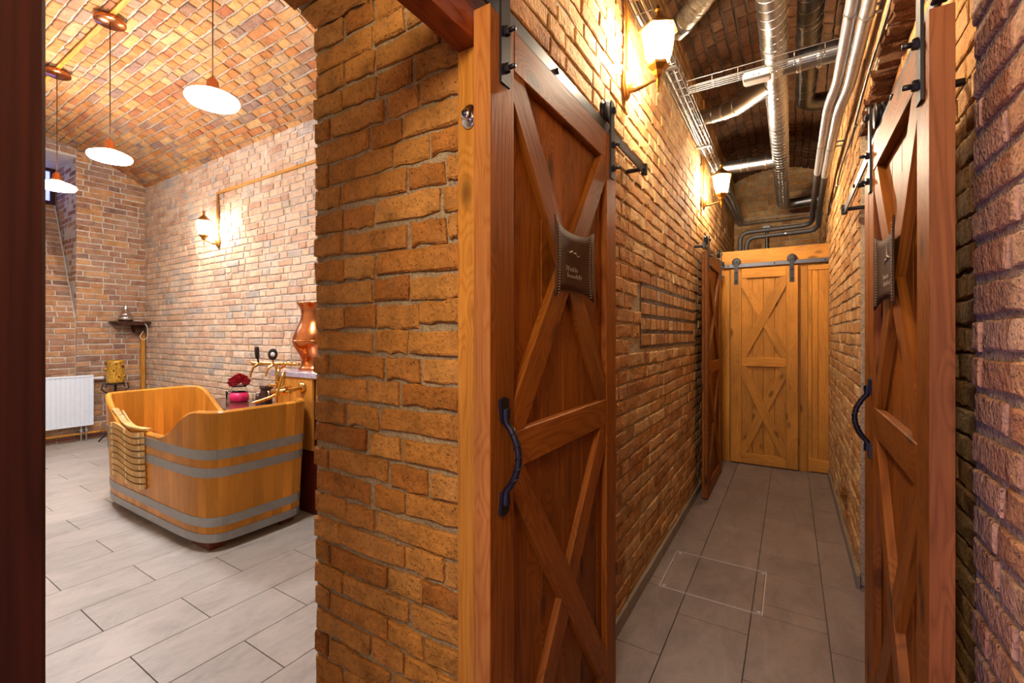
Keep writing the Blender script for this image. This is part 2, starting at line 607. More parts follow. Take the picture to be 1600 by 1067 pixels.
def brick_shape(L, H, d, rough, r, nx=4):
    pts = []
    for i in range(nx):
        pts.append((-L / 2 + L * i / nx, -H / 2))
    pts.append((L / 2, -H / 2))
    for i in range(nx):
        pts.append((L / 2 - L * i / nx, H / 2))
    pts.append((-L / 2, H / 2))
    n = len(pts)
    q = [(x + r.uniform(-1, 1) * rough, z + r.uniform(-1, 1) * rough) for x, z in pts]
    k = 0.003 + rough * 0.45
    vs = [(x, 0.02, z) for x, z in q]
    vs += [(x, -d * 0.45 + r.uniform(-1, 1) * rough * 0.4, z) for x, z in q]
    vs += [(x * (1 - 2 * k / L), -d + r.uniform(-1, 1) * rough * 0.42, z * (1 - 2 * k / H)) for x, z in q]
    vs.append((0, -d - rough * 0.3, 0))
    fs = []
    for ring in (0, 1):
        for i in range(n):
            j = (i + 1) % n
            fs.append((ring * n + i, ring * n + j, ring * n + n + j, ring * n + n + i))
    for i in range(n):
        fs.append((2 * n + i, 2 * n + (i + 1) % n, 3 * n))
    return vs, fs


BRICKSETS = {}


def brick_set(key, d, rough, nv=10):
    """variants of stretcher and header shapes for one wall"""
    if key not in BRICKSETS:
        r = random.Random(str(key))
        BRICKSETS[key] = {k: [brick_shape(L, BR_Z, d, rough, r) for _ in range(nv)] for k, L in (('S', BR_S), ('H', BR_H))}
    return BRICKSETS[key]


def courses(u0, u1, z0, z1, pitch, r, S=0.262, H=0.131, edge=0.0, pattern='SH', jit=0.006):
    out = []
    n = max(1, int(round((z1 - z0) / pitch)))
    pz = (z1 - z0) / n
    for i in range(n):
        zc = z0 + (i + 0.5) * pz
        u = u0 + r.uniform(-edge, edge)
        k = r.randrange(2) if pattern == 'SH' else 0
        first = True
        while u < u1 - 0.02:
            kind = pattern[k % len(pattern)] if pattern == 'SH' else ('H' if r.random() < 0.6 else 'S')
            k += 1
            L = (S if kind == 'S' else H) * r.uniform(0.93, 1.06)
            if first and i % 2:
                L *= 0.55
            first = False
            if r.random() < 0.06 and kind == 'S': L *= 0.6
            if u + L > u1 - 0.05: L = u1 - u + r.uniform(-edge, edge)
            g = r.uniform(0.010, 0.018)
            out.append((u + L / 2, zc + r.uniform(-jit, jit) * 0.6, L - g, pz - r.uniform(0.010, 0.016)))
            u += L
    return out


def lay(parent, mat, items, key, d=0.012, rough=0.004, nobj=300, see=None, name='brick', seed=1, lump=0.003):
    """items: (Matrix, length, height). The ones that show largest become brick objects, the rest one stuff part."""
    r = random.Random(seed)
    sets = brick_set(key, d, rough)
    meshes = {}
    scored = []
    for it in items:
        p = it[0].translation
        px, py, s = proj(p)
        ok = -60 < px < 1660 and -60 < py < 1127 and s < 50 and (see is None or see(p, px, py))
        scored.append((0 if ok else 1, s, it))
    scored.sort(key=lambda a: (a[0], a[1]))
    rest = MB()
    count = 0
    for bad, s, (M, L, H) in scored:
        kind = 'S' if L > 0.17 else 'H'
        base = BR_S if kind == 'S' else BR_H
        v = r.randrange(len(sets[kind]))
        M2 = M @ T(0, r.uniform(-lump, lump), 0) @ Matrix.Rotation(r.uniform(-0.012, 0.012), 4, 'Y') @ Matrix.Diagonal((L / base, 1, H / BR_Z, 1))
        if not bad and count < nobj:
            mk = (kind, v)
            if mk not in meshes:
                vs, fs = sets[kind][v]
                meshes[mk] = MB().add(vs, fs, False).mesh(name, mat)
            link(bpy.data.objects.new(name, meshes[mk]), parent, M2)
            count += 1
        else:
            vs, fs = sets[kind][v]
            rest.add(vs, fs, False, M2)
    if rest.v:
        rest.build('brick_field', mat, parent, kind='stuff', fix=False)
    return count


def face_mY(y):   # wall facing -Y
    return lambda u, z: frame((u, y, z), (1, 0, 0), (0, 1, 0), (0, 0, 1))


def face_pX(x):   # wall facing +X
    return lambda u, z: frame((x, u, z), (0, 1, 0), (-1, 0, 0), (0, 0, 1))


def face_mX(x):   # wall facing -X
    return lambda u, z: frame((x, u, z), (0, -1, 0), (1, 0, 0), (0, 0, 1))


def struct(name, mb, mat, label=None):
    o = mb.build(name, mat)
    tag(o, label, None, None, 'structure')
    return o


def to_items(cs, face, skip=None):
    return [(face(u, z), L, H) for u, z, L, H in cs if not (skip and skip(u, z, L))]


XL, XP = -0.70, -1.31        # corridor wall face, bath side of that wall
YB, XB = 2.70, -7.90         # bath back wall, bath end wall
XR, XRR = 0.33, 0.415        # right wall face, recess face
YE = 7.30                    # far end of the corridor space
YR = 0.90                    # reveal plane of the doorway
YN = 0.12                    # near side of the doorway

# ------------------------------------------------------------------ floor
fl = struct('floor', MB().box((-3.7, 2.4, -0.06), (9.8, 10.4, 0.1)), M_GROUT, 'grey stone tile floor')
HATCH = (-0.62, -0.12, 2.55, 3.02)
TILES = {}


def tile(parent, x0, x1, y0, y1, mat, name='tile', g=0.0018, z=0.0, depth=0.01):
    if x1 - x0 < 0.012 or y1 - y0 < 0.012: return
    key = (round(x1 - x0, 3), round(y1 - y0, 3), mat.name, depth)
    if key not in TILES:
        vs, fs = chamfer((x1 - x0 - 2 * g, y1 - y0 - 2 * g, depth), 0.0012)
        TILES[key] = MB().add(vs, fs).mesh('tile', mat)
    link(bpy.data.objects.new(name, TILES[key]), parent, T((x0 + x1) / 2, (y0 + y1) / 2, z - depth / 2))


def cut(rect, hole):
    x0, x1, y0, y1 = rect
    a, b, c, d = hole
    if x1 <= a or x0 >= b or y1 <= c or y0 >= d: return [rect]
    out = []
    if y0 < c: out.append((x0, x1, y0, c))
    if y1 > d: out.append((x0, x1, d, y1))
    ya, yb = max(y0, c), min(y1, d)
    if x0 < a: out.append((x0, a, ya, yb))
    if x1 > b: out.append((b, x1, ya, yb))
    return out


xs = [-0.702, -0.482, -0.166, 0.150, 0.42]
offs = [2.0, 2.35, 2.667, 2.42]
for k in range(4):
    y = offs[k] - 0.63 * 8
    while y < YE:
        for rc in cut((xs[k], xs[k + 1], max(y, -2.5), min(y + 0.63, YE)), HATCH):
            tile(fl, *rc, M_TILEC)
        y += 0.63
k = 0
x = -0.702
while x > XB:
    x0 = -2.12 - 0.315 * math.floor((-2.12 - x) / 0.315 + 1.0001)
    if x > -0.71: x0 = -0.86
    x0 = max(x0, XB)
    if x > XP + 0.001 and x0 < XP: x0 = XP
    idx = math.floor((-2.12 - x) / 0.315 + 0.001)
    y = 0.777 - 0.63 * 3 + (0.317 if idx % 2 == 1 else 0.0)
    while y < YB:
        a, b = max(y, -0.25), min(y + 0.63, YB)
        if b > a and not (x > XP + 0.001 and (a > YR or b < YN)):
            if x > XP + 0.001: a, b = max(a, YN), min(b, YR)
            tile(fl, x0, x, a, b, M_TILEB)
        y += 0.63
    x = x0

# access hatch in the corridor floor
h = thing('floor_hatch', (-0.37, 2.785, 0), 'tiled floor access hatch with thin steel edge in the corridor', 'hatch')
tile(h, -0.617, -0.482, 2.553, 3.017, M_TILEC, 'cover_tile')
tile(h, -0.482, -0.166, 2.553, 3.017, M_TILEC, 'cover_tile')
tile(h, -0.166, -0.123, 2.553, 3.017, M_TILEC, 'cover_tile')
for (x0, x1, y0, y1) in ((-0.622, -0.118, 2.547, 2.553), (-0.622, -0.118, 3.017, 3.023), (-0.622, -0.616, 2.553, 3.017), (-0.123, -0.117, 2.553, 3.017)):
    MB().box(((x0 + x1) / 2, (y0 + y1) / 2, -0.002), (x1 - x0, y1 - y0, 0.0085)).build('edge_strip', M_STRIP, h)
for (x, y) in ((-0.60, 2.57), (-0.60, 3.0), (-0.135, 2.57), (-0.135, 3.0)):
    MB().lathe([(0.012, 0), (0.010, 0.002)], 10, (x, y, 0.0)).build('lift_key_plug', M_STRIP, h)

# ------------------------------------------------------------------ corridor left wall and reveal
PIT = 0.0745
core = MB()
core.box(((XL + XP) / 2 + 0.003, (YR + YE) / 2 + 0.005, 2.0), (abs(XP - XL) - 0.012, YE - YR - 0.01, 4.2))
core.box(((XL + XP) / 2 + 0.003, (YN - 2.6) / 2, 2.0), (abs(XP - XL) - 0.012, YN + 2.6, 4.2))
core.box(((XL + XP) / 2 + 0.003, (YN + YR) / 2, 3.3), (abs(XP - XL) - 0.012, YR - YN, 1.6))
wl = struct('wall_left', core, M_MORT, 'old brick corridor wall behind the sliding doors')
PATCH = (2.46, 4.08, 1.325, 1.765)
r = random.Random(11)


def skip_left(u, z, L):
    if PATCH[0] - L * 0.3 < u < PATCH[1] + L * 0.3 and PATCH[2] - 0.02 < z < PATCH[3] + 0.02: return True
    if u - L / 2 < YR + 0.012 and u + L / 2 > 0.01 and z < 2.42: return True
    return False


cs = courses(-2.4, YE, 0.03, 3.62, PIT, r)
items = to_items(cs, face_pX(XL), skip_left)
# straight-jointed patch of small bricks
patch_items = []
u, widths = PATCH[0], []
while u < PATCH[1] - 0.05:
    w = r.choice((0.12, 0.13, 0.19, 0.205, 0.14))
    widths.append((u, w))
    u += w
for i in range(5):
    z = PATCH[2] + 0.088 * (i + 0.5)
    for (u, w) in widths:
        ww = w - r.uniform(0.018, 0.025)
        if w > 0.15 and i % 2:
            for q in (0.25, 0.75):
                patch_items.append((face_pX(XL)(u + w * q, z), ww / 2 - 0.006, 0.064))
        else:
            patch_items.append((face_pX(XL)(u + w / 2, z), ww, 0.064))


def see_left(p, px, py):
    if p.y < 1.72 and p.z < 2.2: return False
    if 4.0 < p.y < 5.1 and p.z < 2.15: return False
    if p.y > 5.45: return False
    return p.y > 0.9


lay(wl, M_BRICKC, items, 'c', 0.0045, 0.0040, 220, see_left, seed=21)
MB().box((XL - 0.002, (PATCH[0] + PATCH[1]) / 2, (PATCH[2] + PATCH[3]) / 2), (0.008, PATCH[1] - PATCH[0], PATCH[3] - PATCH[2])).build('patch_mortar', M_MORTD, wl)
lay(wl, M_BRICKC, patch_items, 'patch', 0.0035, 0.0012, 78, see_left, seed=19, lump=0.001)

rv = struct('wall_reveal', MB().box(((XL + XP) / 2, YR + 0.011, 1.25), (abs(XP - XL) - 0.008, 0.016, 2.5)), M_MORTP, 'orange brick jamb of the doorway to the bath')
r = random.Random(5)
cs = courses(XP, XL - 0.004, 0.0, 2.385, 0.0735, r, S=0.27, H=0.138, edge=0.004, jit=0.007)
cs += courses(XP, XL - 0.004, 2.385, 2.46, 0.0735, r, S=0.27, H=0.138)
lay(rv, M_PIER, to_items(cs, face_mY(YR)), 'p', 0.0085, 0.0052, 300, None, seed=22)


def barrel(axis, a0, a1, c, spring, half, rise, pitch, r, pattern='SH', S=0.262, H=0.131):
    """brick positions under a segmental vault; axis 'X' or 'Y'; a0..a1 along it; c: centre across"""
    R = (half * half + rise * rise) / (2 * rise)
    zc = spring + rise - R
    am = math.asin(min(1, half / R))
    out = []
    for (u, w, L, Hh) in courses(a0, a1, -am * R, am * R, pitch, r, S=S, H=H, pattern=pattern):
        th = w / R
        s, k = math.sin(th), math.cos(th)
        if axis == 'X':
            M = frame((u, c + R * s, zc + R * k), (1, 0, 0), (0, s, k), (0, -k, s))
        else:
            M = frame((c + R * s, u, zc + R * k), (0, 1, 0), (s, 0, k), (k, 0, -s))
        out.append((M, L, Hh))
    return out, (R, zc, am)


def vault_shell(axis, a0, a1, c, spring, half, rise, t=0.12, n=20, lift=0.006):
    R = (half * half + rise * rise) / (2 * rise)
    zc = spring + rise - R
    am = math.asin(min(1, half / R)) + 0.02
    vs, fs = [], []
    for i in range(n + 1):
        th = -am + 2 * am * i / n
        for q in (R + lift, R + lift + t):
            for a in (a0, a1):
                o, z = c + q * math.sin(th), zc + q * math.cos(th)
                vs.append((a, o, z) if axis == 'X' else (o, a, z))
    for i in range(n):
        b, d = i * 4, i * 4 + 4
        fs += [(b, b + 1, d + 1, d), (b + 2, d + 2, d + 3, b + 3), (b, d, d + 2, b + 2), (b + 1, b + 3, d + 3, d + 1)]
    fs += [(0, 2, 3, 1), (n * 4, n * 4 + 1, n * 4 + 3, n * 4 + 2)]
    return MB().add(vs, fs)


# soffit arch over the doorway
sof = struct('ceiling_doorway', vault_shell('X', XP + 0.01, XL - 0.01, (YN + YR) / 2, 2.385, (YR - YN) / 2, 0.07), M_MORTP, 'brick arch soffit over the doorway')
it, _ = barrel('X', XP, XL - 0.01, (YN + YR) / 2, 2.385, (YR - YN) / 2, 0.07, 0.075, random.Random(3))
lay(sof, M_PIER, it, 'p', 0.0085, 0.0052, 120, None, seed=23)

# ------------------------------------------------------------------ bath room shell
wb = struct('wall_back', MB().box(((XB + XP) / 2 - 0.2, YB + 0.154, 1.95), (XP - XB + 1.2, 0.30, 4.1)), M_MORTB, 'pale lit brick wall behind the wooden tub')
r = random.Random(31)
cs = courses(XB, XP, 0.0, 3.53, 0.0745, r)


def see_bath(p, px, py):
    return 70 < px < 492 and py < 640


lay(wb, M_BRICKB, to_items(cs, face_mY(YB)), 'b', 0.007, 0.0038, 300, lambda p, px, py: 70 < px < 492 and py < 610 and not (px > 420 and py > 570), seed=24)

NB, NX = 1.955, XB - 0.85      # niche jamb and niche depth
endw = MB()
endw.box((XB - 0.246, (NB + YB) / 2 + 0.02, 1.95), (0.486, YB - NB + 0.03, 4.1))
endw.box((XB - 0.246, (NB - 0.4) / 2, 0.8), (0.486, NB + 0.4, 1.62))
endw.box((XB - 0.246, 0.15, 1.95), (0.486, 0.9, 4.1))
endw.box((XB - 0.246, (NB + 0.6) / 2, 3.86), (0.486, NB - 0.6, 0.3))
we = struct('wall_end', endw, M_MORTB, 'brick end wall of the bath with a sloping light niche')
r = random.Random(33)
it = to_items(courses(NB, YB, 0.0, 3.95, 0.0745, r, edge=0.0), face_pX(XB))
it += to_items(courses(0.6, NB, 3.72, 3.95, 0.0745, r, edge=0.0), face_pX(XB))
it += to_items(courses(-0.1, NB, 0.0, 1.62, 0.0745, r), face_pX(XB))
lay(we, M_BRICKL, it, 'b', 0.007, 0.0038, 290, see_bath, seed=25)
nslope = MB()
nslope.add([(XB + 0.0, 0.6, 1.62), (XB, NB, 1.62), (NX, NB, 3.2), (NX, 0.6, 3.2), (XB - 0.4, 0.6, 1.2), (XB - 0.4, NB, 1.2), (NX - 0.3, NB, 3.2), (NX - 0.3, 0.6, 3.2)],
           [(0, 1, 2, 3), (4, 7, 6, 5), (0, 4, 5, 1), (3, 2, 6, 7), (0, 3, 7, 4), (1, 5, 6, 2)])
nslope.box((XB - 0.45, NB + 0.05, 2.75), (0.9, 0.08, 2.4))
nslope.box((XB - 0.45, 0.57, 2.75), (0.9, 0.06, 2.4))
nslope.box((XB - 0.45, 1.27, 3.75), (0.9, 1.5, 0.1))
ns = struct('wall_niche', nslope, M_MORTB, 'sloping brick light niche high in the end wall')
r = random.Random(35)
sl = Vector((NX - XB, 0, 1.58))
sln = sl.length
sl.normalize()
it = []
for (u, w, L, Hh) in courses(0.62, NB - 0.01, 0.0, sln, 0.078, r):
    p = Vector((XB, u, 1.62)) + sl * w
    nrm = Vector((sl.z, 0, -sl.x))
    it.append((frame(p, (0, 1, 0), -nrm, sl), L, Hh))
for (u, z, L, Hh) in courses(NX, XB - 0.01, 1.65, 3.7, 0.0745, r):
    if z > 1.62 + 1.58 * (XB - u) / 0.85:
        it.append((face_mY(NB + 0.012)(u, z), L, Hh))
lay(ns, M_BRICKL, it, 'b', 0.007, 0.0038, 0, None, seed=26)
wn = thing('window_1', (NX, 1.27, 3.2), 'small dusk blue basement window high in the niche', 'window')
wn['kind'] = 'structure'
del wn['category']
MB().box((NX - 0.02, 1.27, 3.46), (0.012, 1.26, 0.44)).build('pane', G_BLUE, wn)
for (y0, y1, z0, z1) in ((0.62, 1.95, 3.2, 3.25), (0.62, 1.95, 3.66, 3.7), (0.62, 0.67, 3.25, 3.66), (1.9, 1.95, 3.25, 3.66), (1.26, 1.29, 3.25, 3.66)):
    MB().box((NX, (y0 + y1) / 2, (z0 + z1) / 2), (0.05, y1 - y0, z1 - z0)).build('frame_bar', M_DARKW, wn)

wx = struct('wall_near', MB().box(((XB + XP) / 2, -0.27, 1.95), (XP - XB + 0.4, 0.3, 4.1)), M_MORTB, 'plain bath wall on the viewer side')
BV = (1.29, 3.5, 1.43, 0.40)
cb = struct('ceiling', vault_shell('X', XB - 0.9, XP + 0.02, BV[0], BV[1], BV[2], BV[3]), M_MORTV, 'shallow brick vault over the bath')
it, VB = barrel('X', XB, XP, BV[0], BV[1], BV[2], BV[3], 0.078, random.Random(41), 'R')
lay(cb, M_BRICKV, it, 'v', 0.010, 0.004, 300, lambda p, px, py: 70 < px < 500 and py > -20 and p.y > 0.3, seed=27)

# ------------------------------------------------------------------ right corridor wall with the arched recess
RY0, RY1, RZS, RZC = 1.32, 3.15, 2.50, 2.62


def arch_z(y):
    t = (y - (RY0 + RY1) / 2) / ((RY1 - RY0) / 2)
    return RZS + (RZC - RZS) * (1 - t * t)


core = MB()
core.box((XR + 0.203, (RY1 + YE) / 2, 2.0), (0.4, YE - RY1, 4.2))
core.box((XR + 0.203, (RY0 - 2.6) / 2, 2.0), (0.4, RY0 + 2.6, 4.2))
core.box((XRR + 0.155, (RY0 + RY1) / 2, 2.0), (0.30, RY1 - RY0 + 0.1, 4.2))
n = 16
poly = [(RY0 + (RY1 - RY0) * i / n, arch_z(RY0 + (RY1 - RY0) * i / n)) for i in range(n + 1)] + [(RY1, 4.1), (RY0, 4.1)]
core.prism(poly, XR + 0.003, XRR + 0.05, M=frame((0, 0, 0), (0, 1, 0), (1, 0, 0), (0, 0, 1)))
wr = struct('wall_right', core, M_MORT, 'rough brick wall beside the half-open sliding door')
r = random.Random(51)
cs = courses(RY1, YE, 0.0, 3.62, PIT, r)
it = to_items(cs, face_mX(XR))
cs2 = courses(RY0 - 3.6, RY0, 0.0, 3.62, 0.0755, r, edge=0.006)
it2 = [(m_, L_ - 0.006, H_ - 0.006) for m_, L_, H_ in to_items(cs2, face_mX(XR))]
cs3 = courses(RY0, RY1, 0.0, 2.62, PIT, r)
it3 = to_items(cs3, face_mX(XRR), lambda u, z, L: z > arch_z(u) + 0.02)
cs4 = courses(RY0, RY1, 2.5, 3.62, PIT, r)
it4 = to_items(cs4, face_mX(XR), lambda u, z, L: z < arch_z(u) + 0.03)


def see_right(p, px, py):
    return px < 1352 or px > 1492 or p.z > 2.12


lay(wr, M_BRICKR, it2, 'r', 0.0045, 0.0032, 140, see_right, seed=28, lump=0.0012)
lay(wr, M_BRICKC, it + it4, 'c', 0.0045, 0.0040, 110, see_right, seed=29)
lay(wr, M_BRICKC, it3, 'c', 0.0045, 0.0040, 50, see_right, seed=30)
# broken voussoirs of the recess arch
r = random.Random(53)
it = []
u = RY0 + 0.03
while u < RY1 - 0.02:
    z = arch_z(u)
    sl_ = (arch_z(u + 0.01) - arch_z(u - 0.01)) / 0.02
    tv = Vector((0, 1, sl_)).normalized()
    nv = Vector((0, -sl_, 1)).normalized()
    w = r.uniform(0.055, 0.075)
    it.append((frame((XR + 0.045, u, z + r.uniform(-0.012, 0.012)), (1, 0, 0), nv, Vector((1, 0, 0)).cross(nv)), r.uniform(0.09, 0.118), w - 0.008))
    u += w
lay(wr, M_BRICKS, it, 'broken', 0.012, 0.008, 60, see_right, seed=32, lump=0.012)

# far end wall, corridor vault, wall behind the viewpoint
wf = struct('wall_far', MB().box(((XL + XR) / 2, YE + 0.11, 2.0), (1.9, 0.2, 4.2)), M_MORT, 'brick end wall above the wooden partition')
r = random.Random(61)
lay(wf, M_BRICKC, to_items(courses(XL - 0.1, XR + 0.1, 0.0, 3.9, PIT, r), face_mY(YE)), 'c', 0.012, 0.004, 0, None, seed=33)
CV = ((XL + XR) / 2, 3.56, 0.60, 0.17)
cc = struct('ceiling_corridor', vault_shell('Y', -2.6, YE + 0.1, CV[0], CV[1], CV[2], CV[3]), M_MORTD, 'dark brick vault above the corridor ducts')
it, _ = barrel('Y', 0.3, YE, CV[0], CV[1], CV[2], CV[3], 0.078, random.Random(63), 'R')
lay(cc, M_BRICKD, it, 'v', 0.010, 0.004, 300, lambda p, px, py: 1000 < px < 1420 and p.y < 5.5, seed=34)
struct('wall_behind', MB().box(((XL + XR) / 2, -2.6, 2.0), (2.4, 0.2, 4.2)), M_MORT, 'plain wall closing the corridor behind')

# skirting strips
sk = struct('baseboard_left', MB(), M_SKIRT, 'stone skirting strip along the brick corridor wall')
y = 1.0
while y < 5.4:
    L = min(0.6, 5.4 - y)
    board('skirting_tile', sk, M_SKIRT, (XL + 0.012, y, 0.035), (XL + 0.012, y + L - 0.003, 0.035), 0.018, 0.07, (1, 0, 0), 0.002)
    y += L
sk = struct('baseboard_right', MB(), M_SKIRT, 'stone skirting strip under the right corridor wall')
y = RY1 - 0.05
while y < 5.4:
    L = min(0.6, 5.4 - y)
    board('skirting_tile', sk, M_SKIRT, (XR - 0.012, y, 0.035), (XR - 0.012, y + L - 0.003, 0.035), 0.018, 0.07, (1, 0, 0), 0.002)
    y += L

# ------------------------------------------------------------------ door frame of the bath doorway
fr = bpy.data.objects.new('trim_1', None)
link(fr, None, T(-0.67, 0.5, 0))
tag(fr, 'wooden frame of the doorway between bath and corridor', None, None, 'structure')
jb = board('jamb', fr, M_JAMB, (-0.672, 0.902, 0.0), (-0.672, 0.902, 2.10), 0.062, 0.055, (1, 0, 0), 0.002)
tag(jb, 'golden pine jamb')
nj = board('jamb', fr, M_DARKW, (-0.655, 0.072, 0.0), (-0.655, 0.072, 2.30), 0.11, 0.112, (1, 0, 0), 0.003)
tag(nj, 'dark stained near jamb')
ln = board('lintel', fr, M_LINTEL, (-0.672, 0.13, 2.185), (-0.672, 0.93, 2.185), 0.062, 0.17, (1, 0, 0), 0.002)
tag(ln, 'reddish brown lintel beam')
# small round catch on the jamb
ct = thing('door_sensor', (-0.665, 0.874, 1.93), 'small chrome round catch on the golden jamb', 'catch')
Mx = T(-0.665, 0.874, 1.93) @ Matrix.Rotation(math.pi / 2, 4, 'X')
MB().lathe([(0.024, 0), (0.024, 0.003), (0.021, 0.006)], 20, M=Mx, sy=1.25).build('plate', M_CHROME, ct)
MB().lathe([(0.0135, 0.004), (0.0135, 0.018), (0.010, 0.022)], 16, M=Mx).build('barrel', M_CHROME, ct)
MB().lathe([(0.007, 0.020), (0.007, 0.0235)], 12, M=Mx).build('core', M_RAIL, ct)


# ------------------------------------------------------------------ sliding barn doors
def clip(poly, px, pz, nx, nz):
    out = []
    n = len(poly)
    for i in range(n):
        a, b = poly[i], poly[(i + 1) % n]
        da = (a[0] - px) * nx + (a[1] - pz) * nz
        db = (b[0] - px) * nx + (b[1] - pz) * nz
        if da >= 0: out.append(a)
        if (da >= 0) != (db >= 0):
            t = da / (da - db)
            out.append((a[0] + (b[0] - a[0]) * t, a[1] + (b[1] - a[1]) * t))
    return out


def brace(parent, M, mat, rect, a, b, w, y0, y1, cutby=None):
    """diagonal brace from a to b clipped to rect; cutby: (point, direction, half width, side)"""
    d = Vector((b[0] - a[0], b[1] - a[1])).normalized()
    nn = Vector((-d.y, d.x))
    e = 0.3
    poly = [(a[0] - d.x * e + nn.x * w / 2, a[1] - d.y * e + nn.y * w / 2), (a[0] - d.x * e - nn.x * w / 2, a[1] - d.y * e - nn.y * w / 2),
            (b[0] + d.x * e - nn.x * w / 2, b[1] + d.y * e - nn.y * w / 2), (b[0] + d.x * e + nn.x * w / 2, b[1] + d.y * e + nn.y * w / 2)]
    x0, x1, z0, z1 = rect
    for q in ((x0, z0, 1, 0), (x1, z0, -1, 0), (x0, z0, 0, 1), (x0, z1, 0, -1)):
        poly = clip(poly, *q)
    if cutby:
        p, dd, hw, side = cutby
        m = Vector((-dd.y, dd.x)) * side
        poly = clip(poly, p[0] + m.x * hw, p[1] + m.y * hw, m.x, m.y)
    if len(poly) < 3: return
    cx = sum(p[0] for p in poly) / len(poly)
    cz = sum(p[1] for p in poly) / len(poly)
    ang = math.atan2(d.x, d.y)
    L = T(cx, 0, cz) @ Matrix.Rotation(ang, 4, 'Y')
    inv = L.inverted()
    pl = [inv @ Vector((p[0], 0, p[1])) for p in poly]
    MB().prism([(p.x, p.z) for p in pl], y0, y1).build('brace', mat, parent, M @ L)


def barn_door(name, M, w, h, label, mat, handle=None, ztop_strap=0.135, hang=(0.055, None), group='sliding barn doors', edge=None, nplanks=6, thick=0.046):
    """local x along the width, y into the wall (front at 0), z up"""
    o = bpy.data.objects.new(name, None)
    link(o, None, M)
    tag(o, label, 'door', group, 'thing')
    bt = 0.024                              # thickness of the applied boards
    st, tr, mr = 0.105, 0.105, 0.098
    zm = 1.105
    z0 = 0.012
    pw = w / nplanks
    D = lambda x, y, z: M @ Vector((x, y, z))
    xd = M.to_3x3() @ Vector((1, 0, 0))
    for i in range(nplanks):
        board('plank', o, mat, D((i + 0.5) * pw, bt + (thick - bt) / 2, z0), D((i + 0.5) * pw, bt + (thick - bt) / 2, h), pw - 0.002, thick - bt - 0.001, xd, 0.003)
    for i, x in enumerate((st / 2, w - st / 2)):
        board('stile', o, mat, D(x, bt / 2, z0), D(x, bt / 2, h), st, bt, xd)
    zd = Vector((0, 0, 1))
    for z, ww in ((h - tr / 2, tr), (zm, mr), (z0 + 0.055, 0.11)):
        board('rail', o, mat, D(st + 0.001, bt / 2 + 0.0005, z), D(w - st - 0.001, bt / 2 + 0.0005, z), ww, bt, zd)
    if edge:
        xe = -0.002 if edge[0] == 0 else w + 0.002
        board('edge_lipping', o, edge[1], D(xe, thick / 2, z0), D(xe, thick / 2, h), 0.005, thick + 0.001, xd, 0.0008)
    y0, y1 = 0.003, bt
    for rect, up in (((st, w - st, zm + mr / 2, h - tr), True), ((st, w - st, z0 + 0.11, zm - mr / 2), False)):
        x0, x1, za, zb = rect
        A, B = ((x0, za), (x1, zb)) if up else ((x0, zb), (x1, za))
        C, E = ((x0, zb), (x1, za)) if up else ((x0, za), (x1, zb))
        bw = 0.085
        brace(o, M, mat, rect, A, B, bw, y0 - 0.002, y1)
        mid = ((x0 + x1) / 2, (za + zb) / 2)
        dd = Vector((B[0] - A[0], B[1] - A[1])).normalized()
        for side in (-1, 1):
            brace(o, M, mat, rect, C, E, bw, y0, y1, (mid, dd, bw / 2 + 0.001, side))
    for x in (hang[0], w - hang[0] if hang[1] is None else hang[1]):
        hg = MB().prism([(x - 0.02, h - 0.165), (x + 0.02, h - 0.165), (x + 0.02, h + ztop_strap - 0.012), (x + 0.012, h + ztop_strap), (x - 0.012, h + ztop_strap), (x - 0.02, h + ztop_strap - 0.012)], -0.007, -0.001)
        hg = hg.build('hanger', M_IRON, o, M)
        zw = h + ztop_strap - 0.035
        My = Matrix.Rotation(math.pi / 2, 4, 'X')
        MB().lathe([(0.008, -0.013), (0.036, -0.013), (0.043, -0.011), (0.043, -0.008), (0.036, -0.005), (0.036, 0.005), (0.043, 0.008), (0.043, 0.011), (0.036, 0.013), (0.008, 0.013)], 28, M=T(x, 0.021, zw) @ My).build('wheel', M_IRON, hg, M)
        for zb_ in (h - 0.035, h - 0.125, zw):
            MB().lathe([(0.012, 0.0), (0.012, 0.009), (0.0095, 0.012)], 6, smooth=False, M=T(x, -0.006, zb_) @ My).build('bolt', M_BLACKP, hg, M)
            if zb_ != zw:
                MB().lathe([(0.006, 0.010), (0.006, 0.026), (0.004, 0.028)], 10, M=T(x, -0.006, zb_) @ My).build('bolt_end', M_BLACKP, hg, M)
    if handle:
        hx = handle
        pts, rs = [], []
        for i in range(15):
            t = i / 14
            z = zm - 0.115 + 0.23 * t
            bow = math.sin(math.pi * min(1, max(0, (t - 0.14) / 0.72))) ** 0.8 if 0.14 < t < 0.86 else 0
            pts.append((hx, -0.010 - 0.036 * bow, z))
            rs.append(0.0085 if 0.14 < t < 0.86 else 0.011)
        hd = MB().tube(pts, rs, 8)
        hd = hd.build('handle', M_IRON, o, M)
        for zz, sg in ((zm - 0.115, -1), (zm + 0.115, 1)):
            MB().prism([(hx - 0.011, zz - sg * 0.03), (hx + 0.011, zz - sg * 0.03), (hx + 0.019, zz + sg * 0.022), (hx, zz + sg * 0.028), (hx - 0.019, zz + sg * 0.022)], -0.008, 0.001).build('handle_foot', M_IRON, hd, M)
        tw = []
        for i in range(60):
            t = i / 59
            z = zm - 0.07 + 0.14 * t
            bow = math.sin(math.pi * min(1, max(0, ((z - zm + 0.115) / 0.23 - 0.14) / 0.72))) ** 0.8
            q = t * 2 * math.pi * 5
            tw.append((hx + 0.0085 * math.cos(q), -0.010 - 0.036 * bow + 0.0085 * math.sin(q), z))
        MB().tube(tw, 0.0022, 5).build('twist', M_IRON, hd, M)
    return o


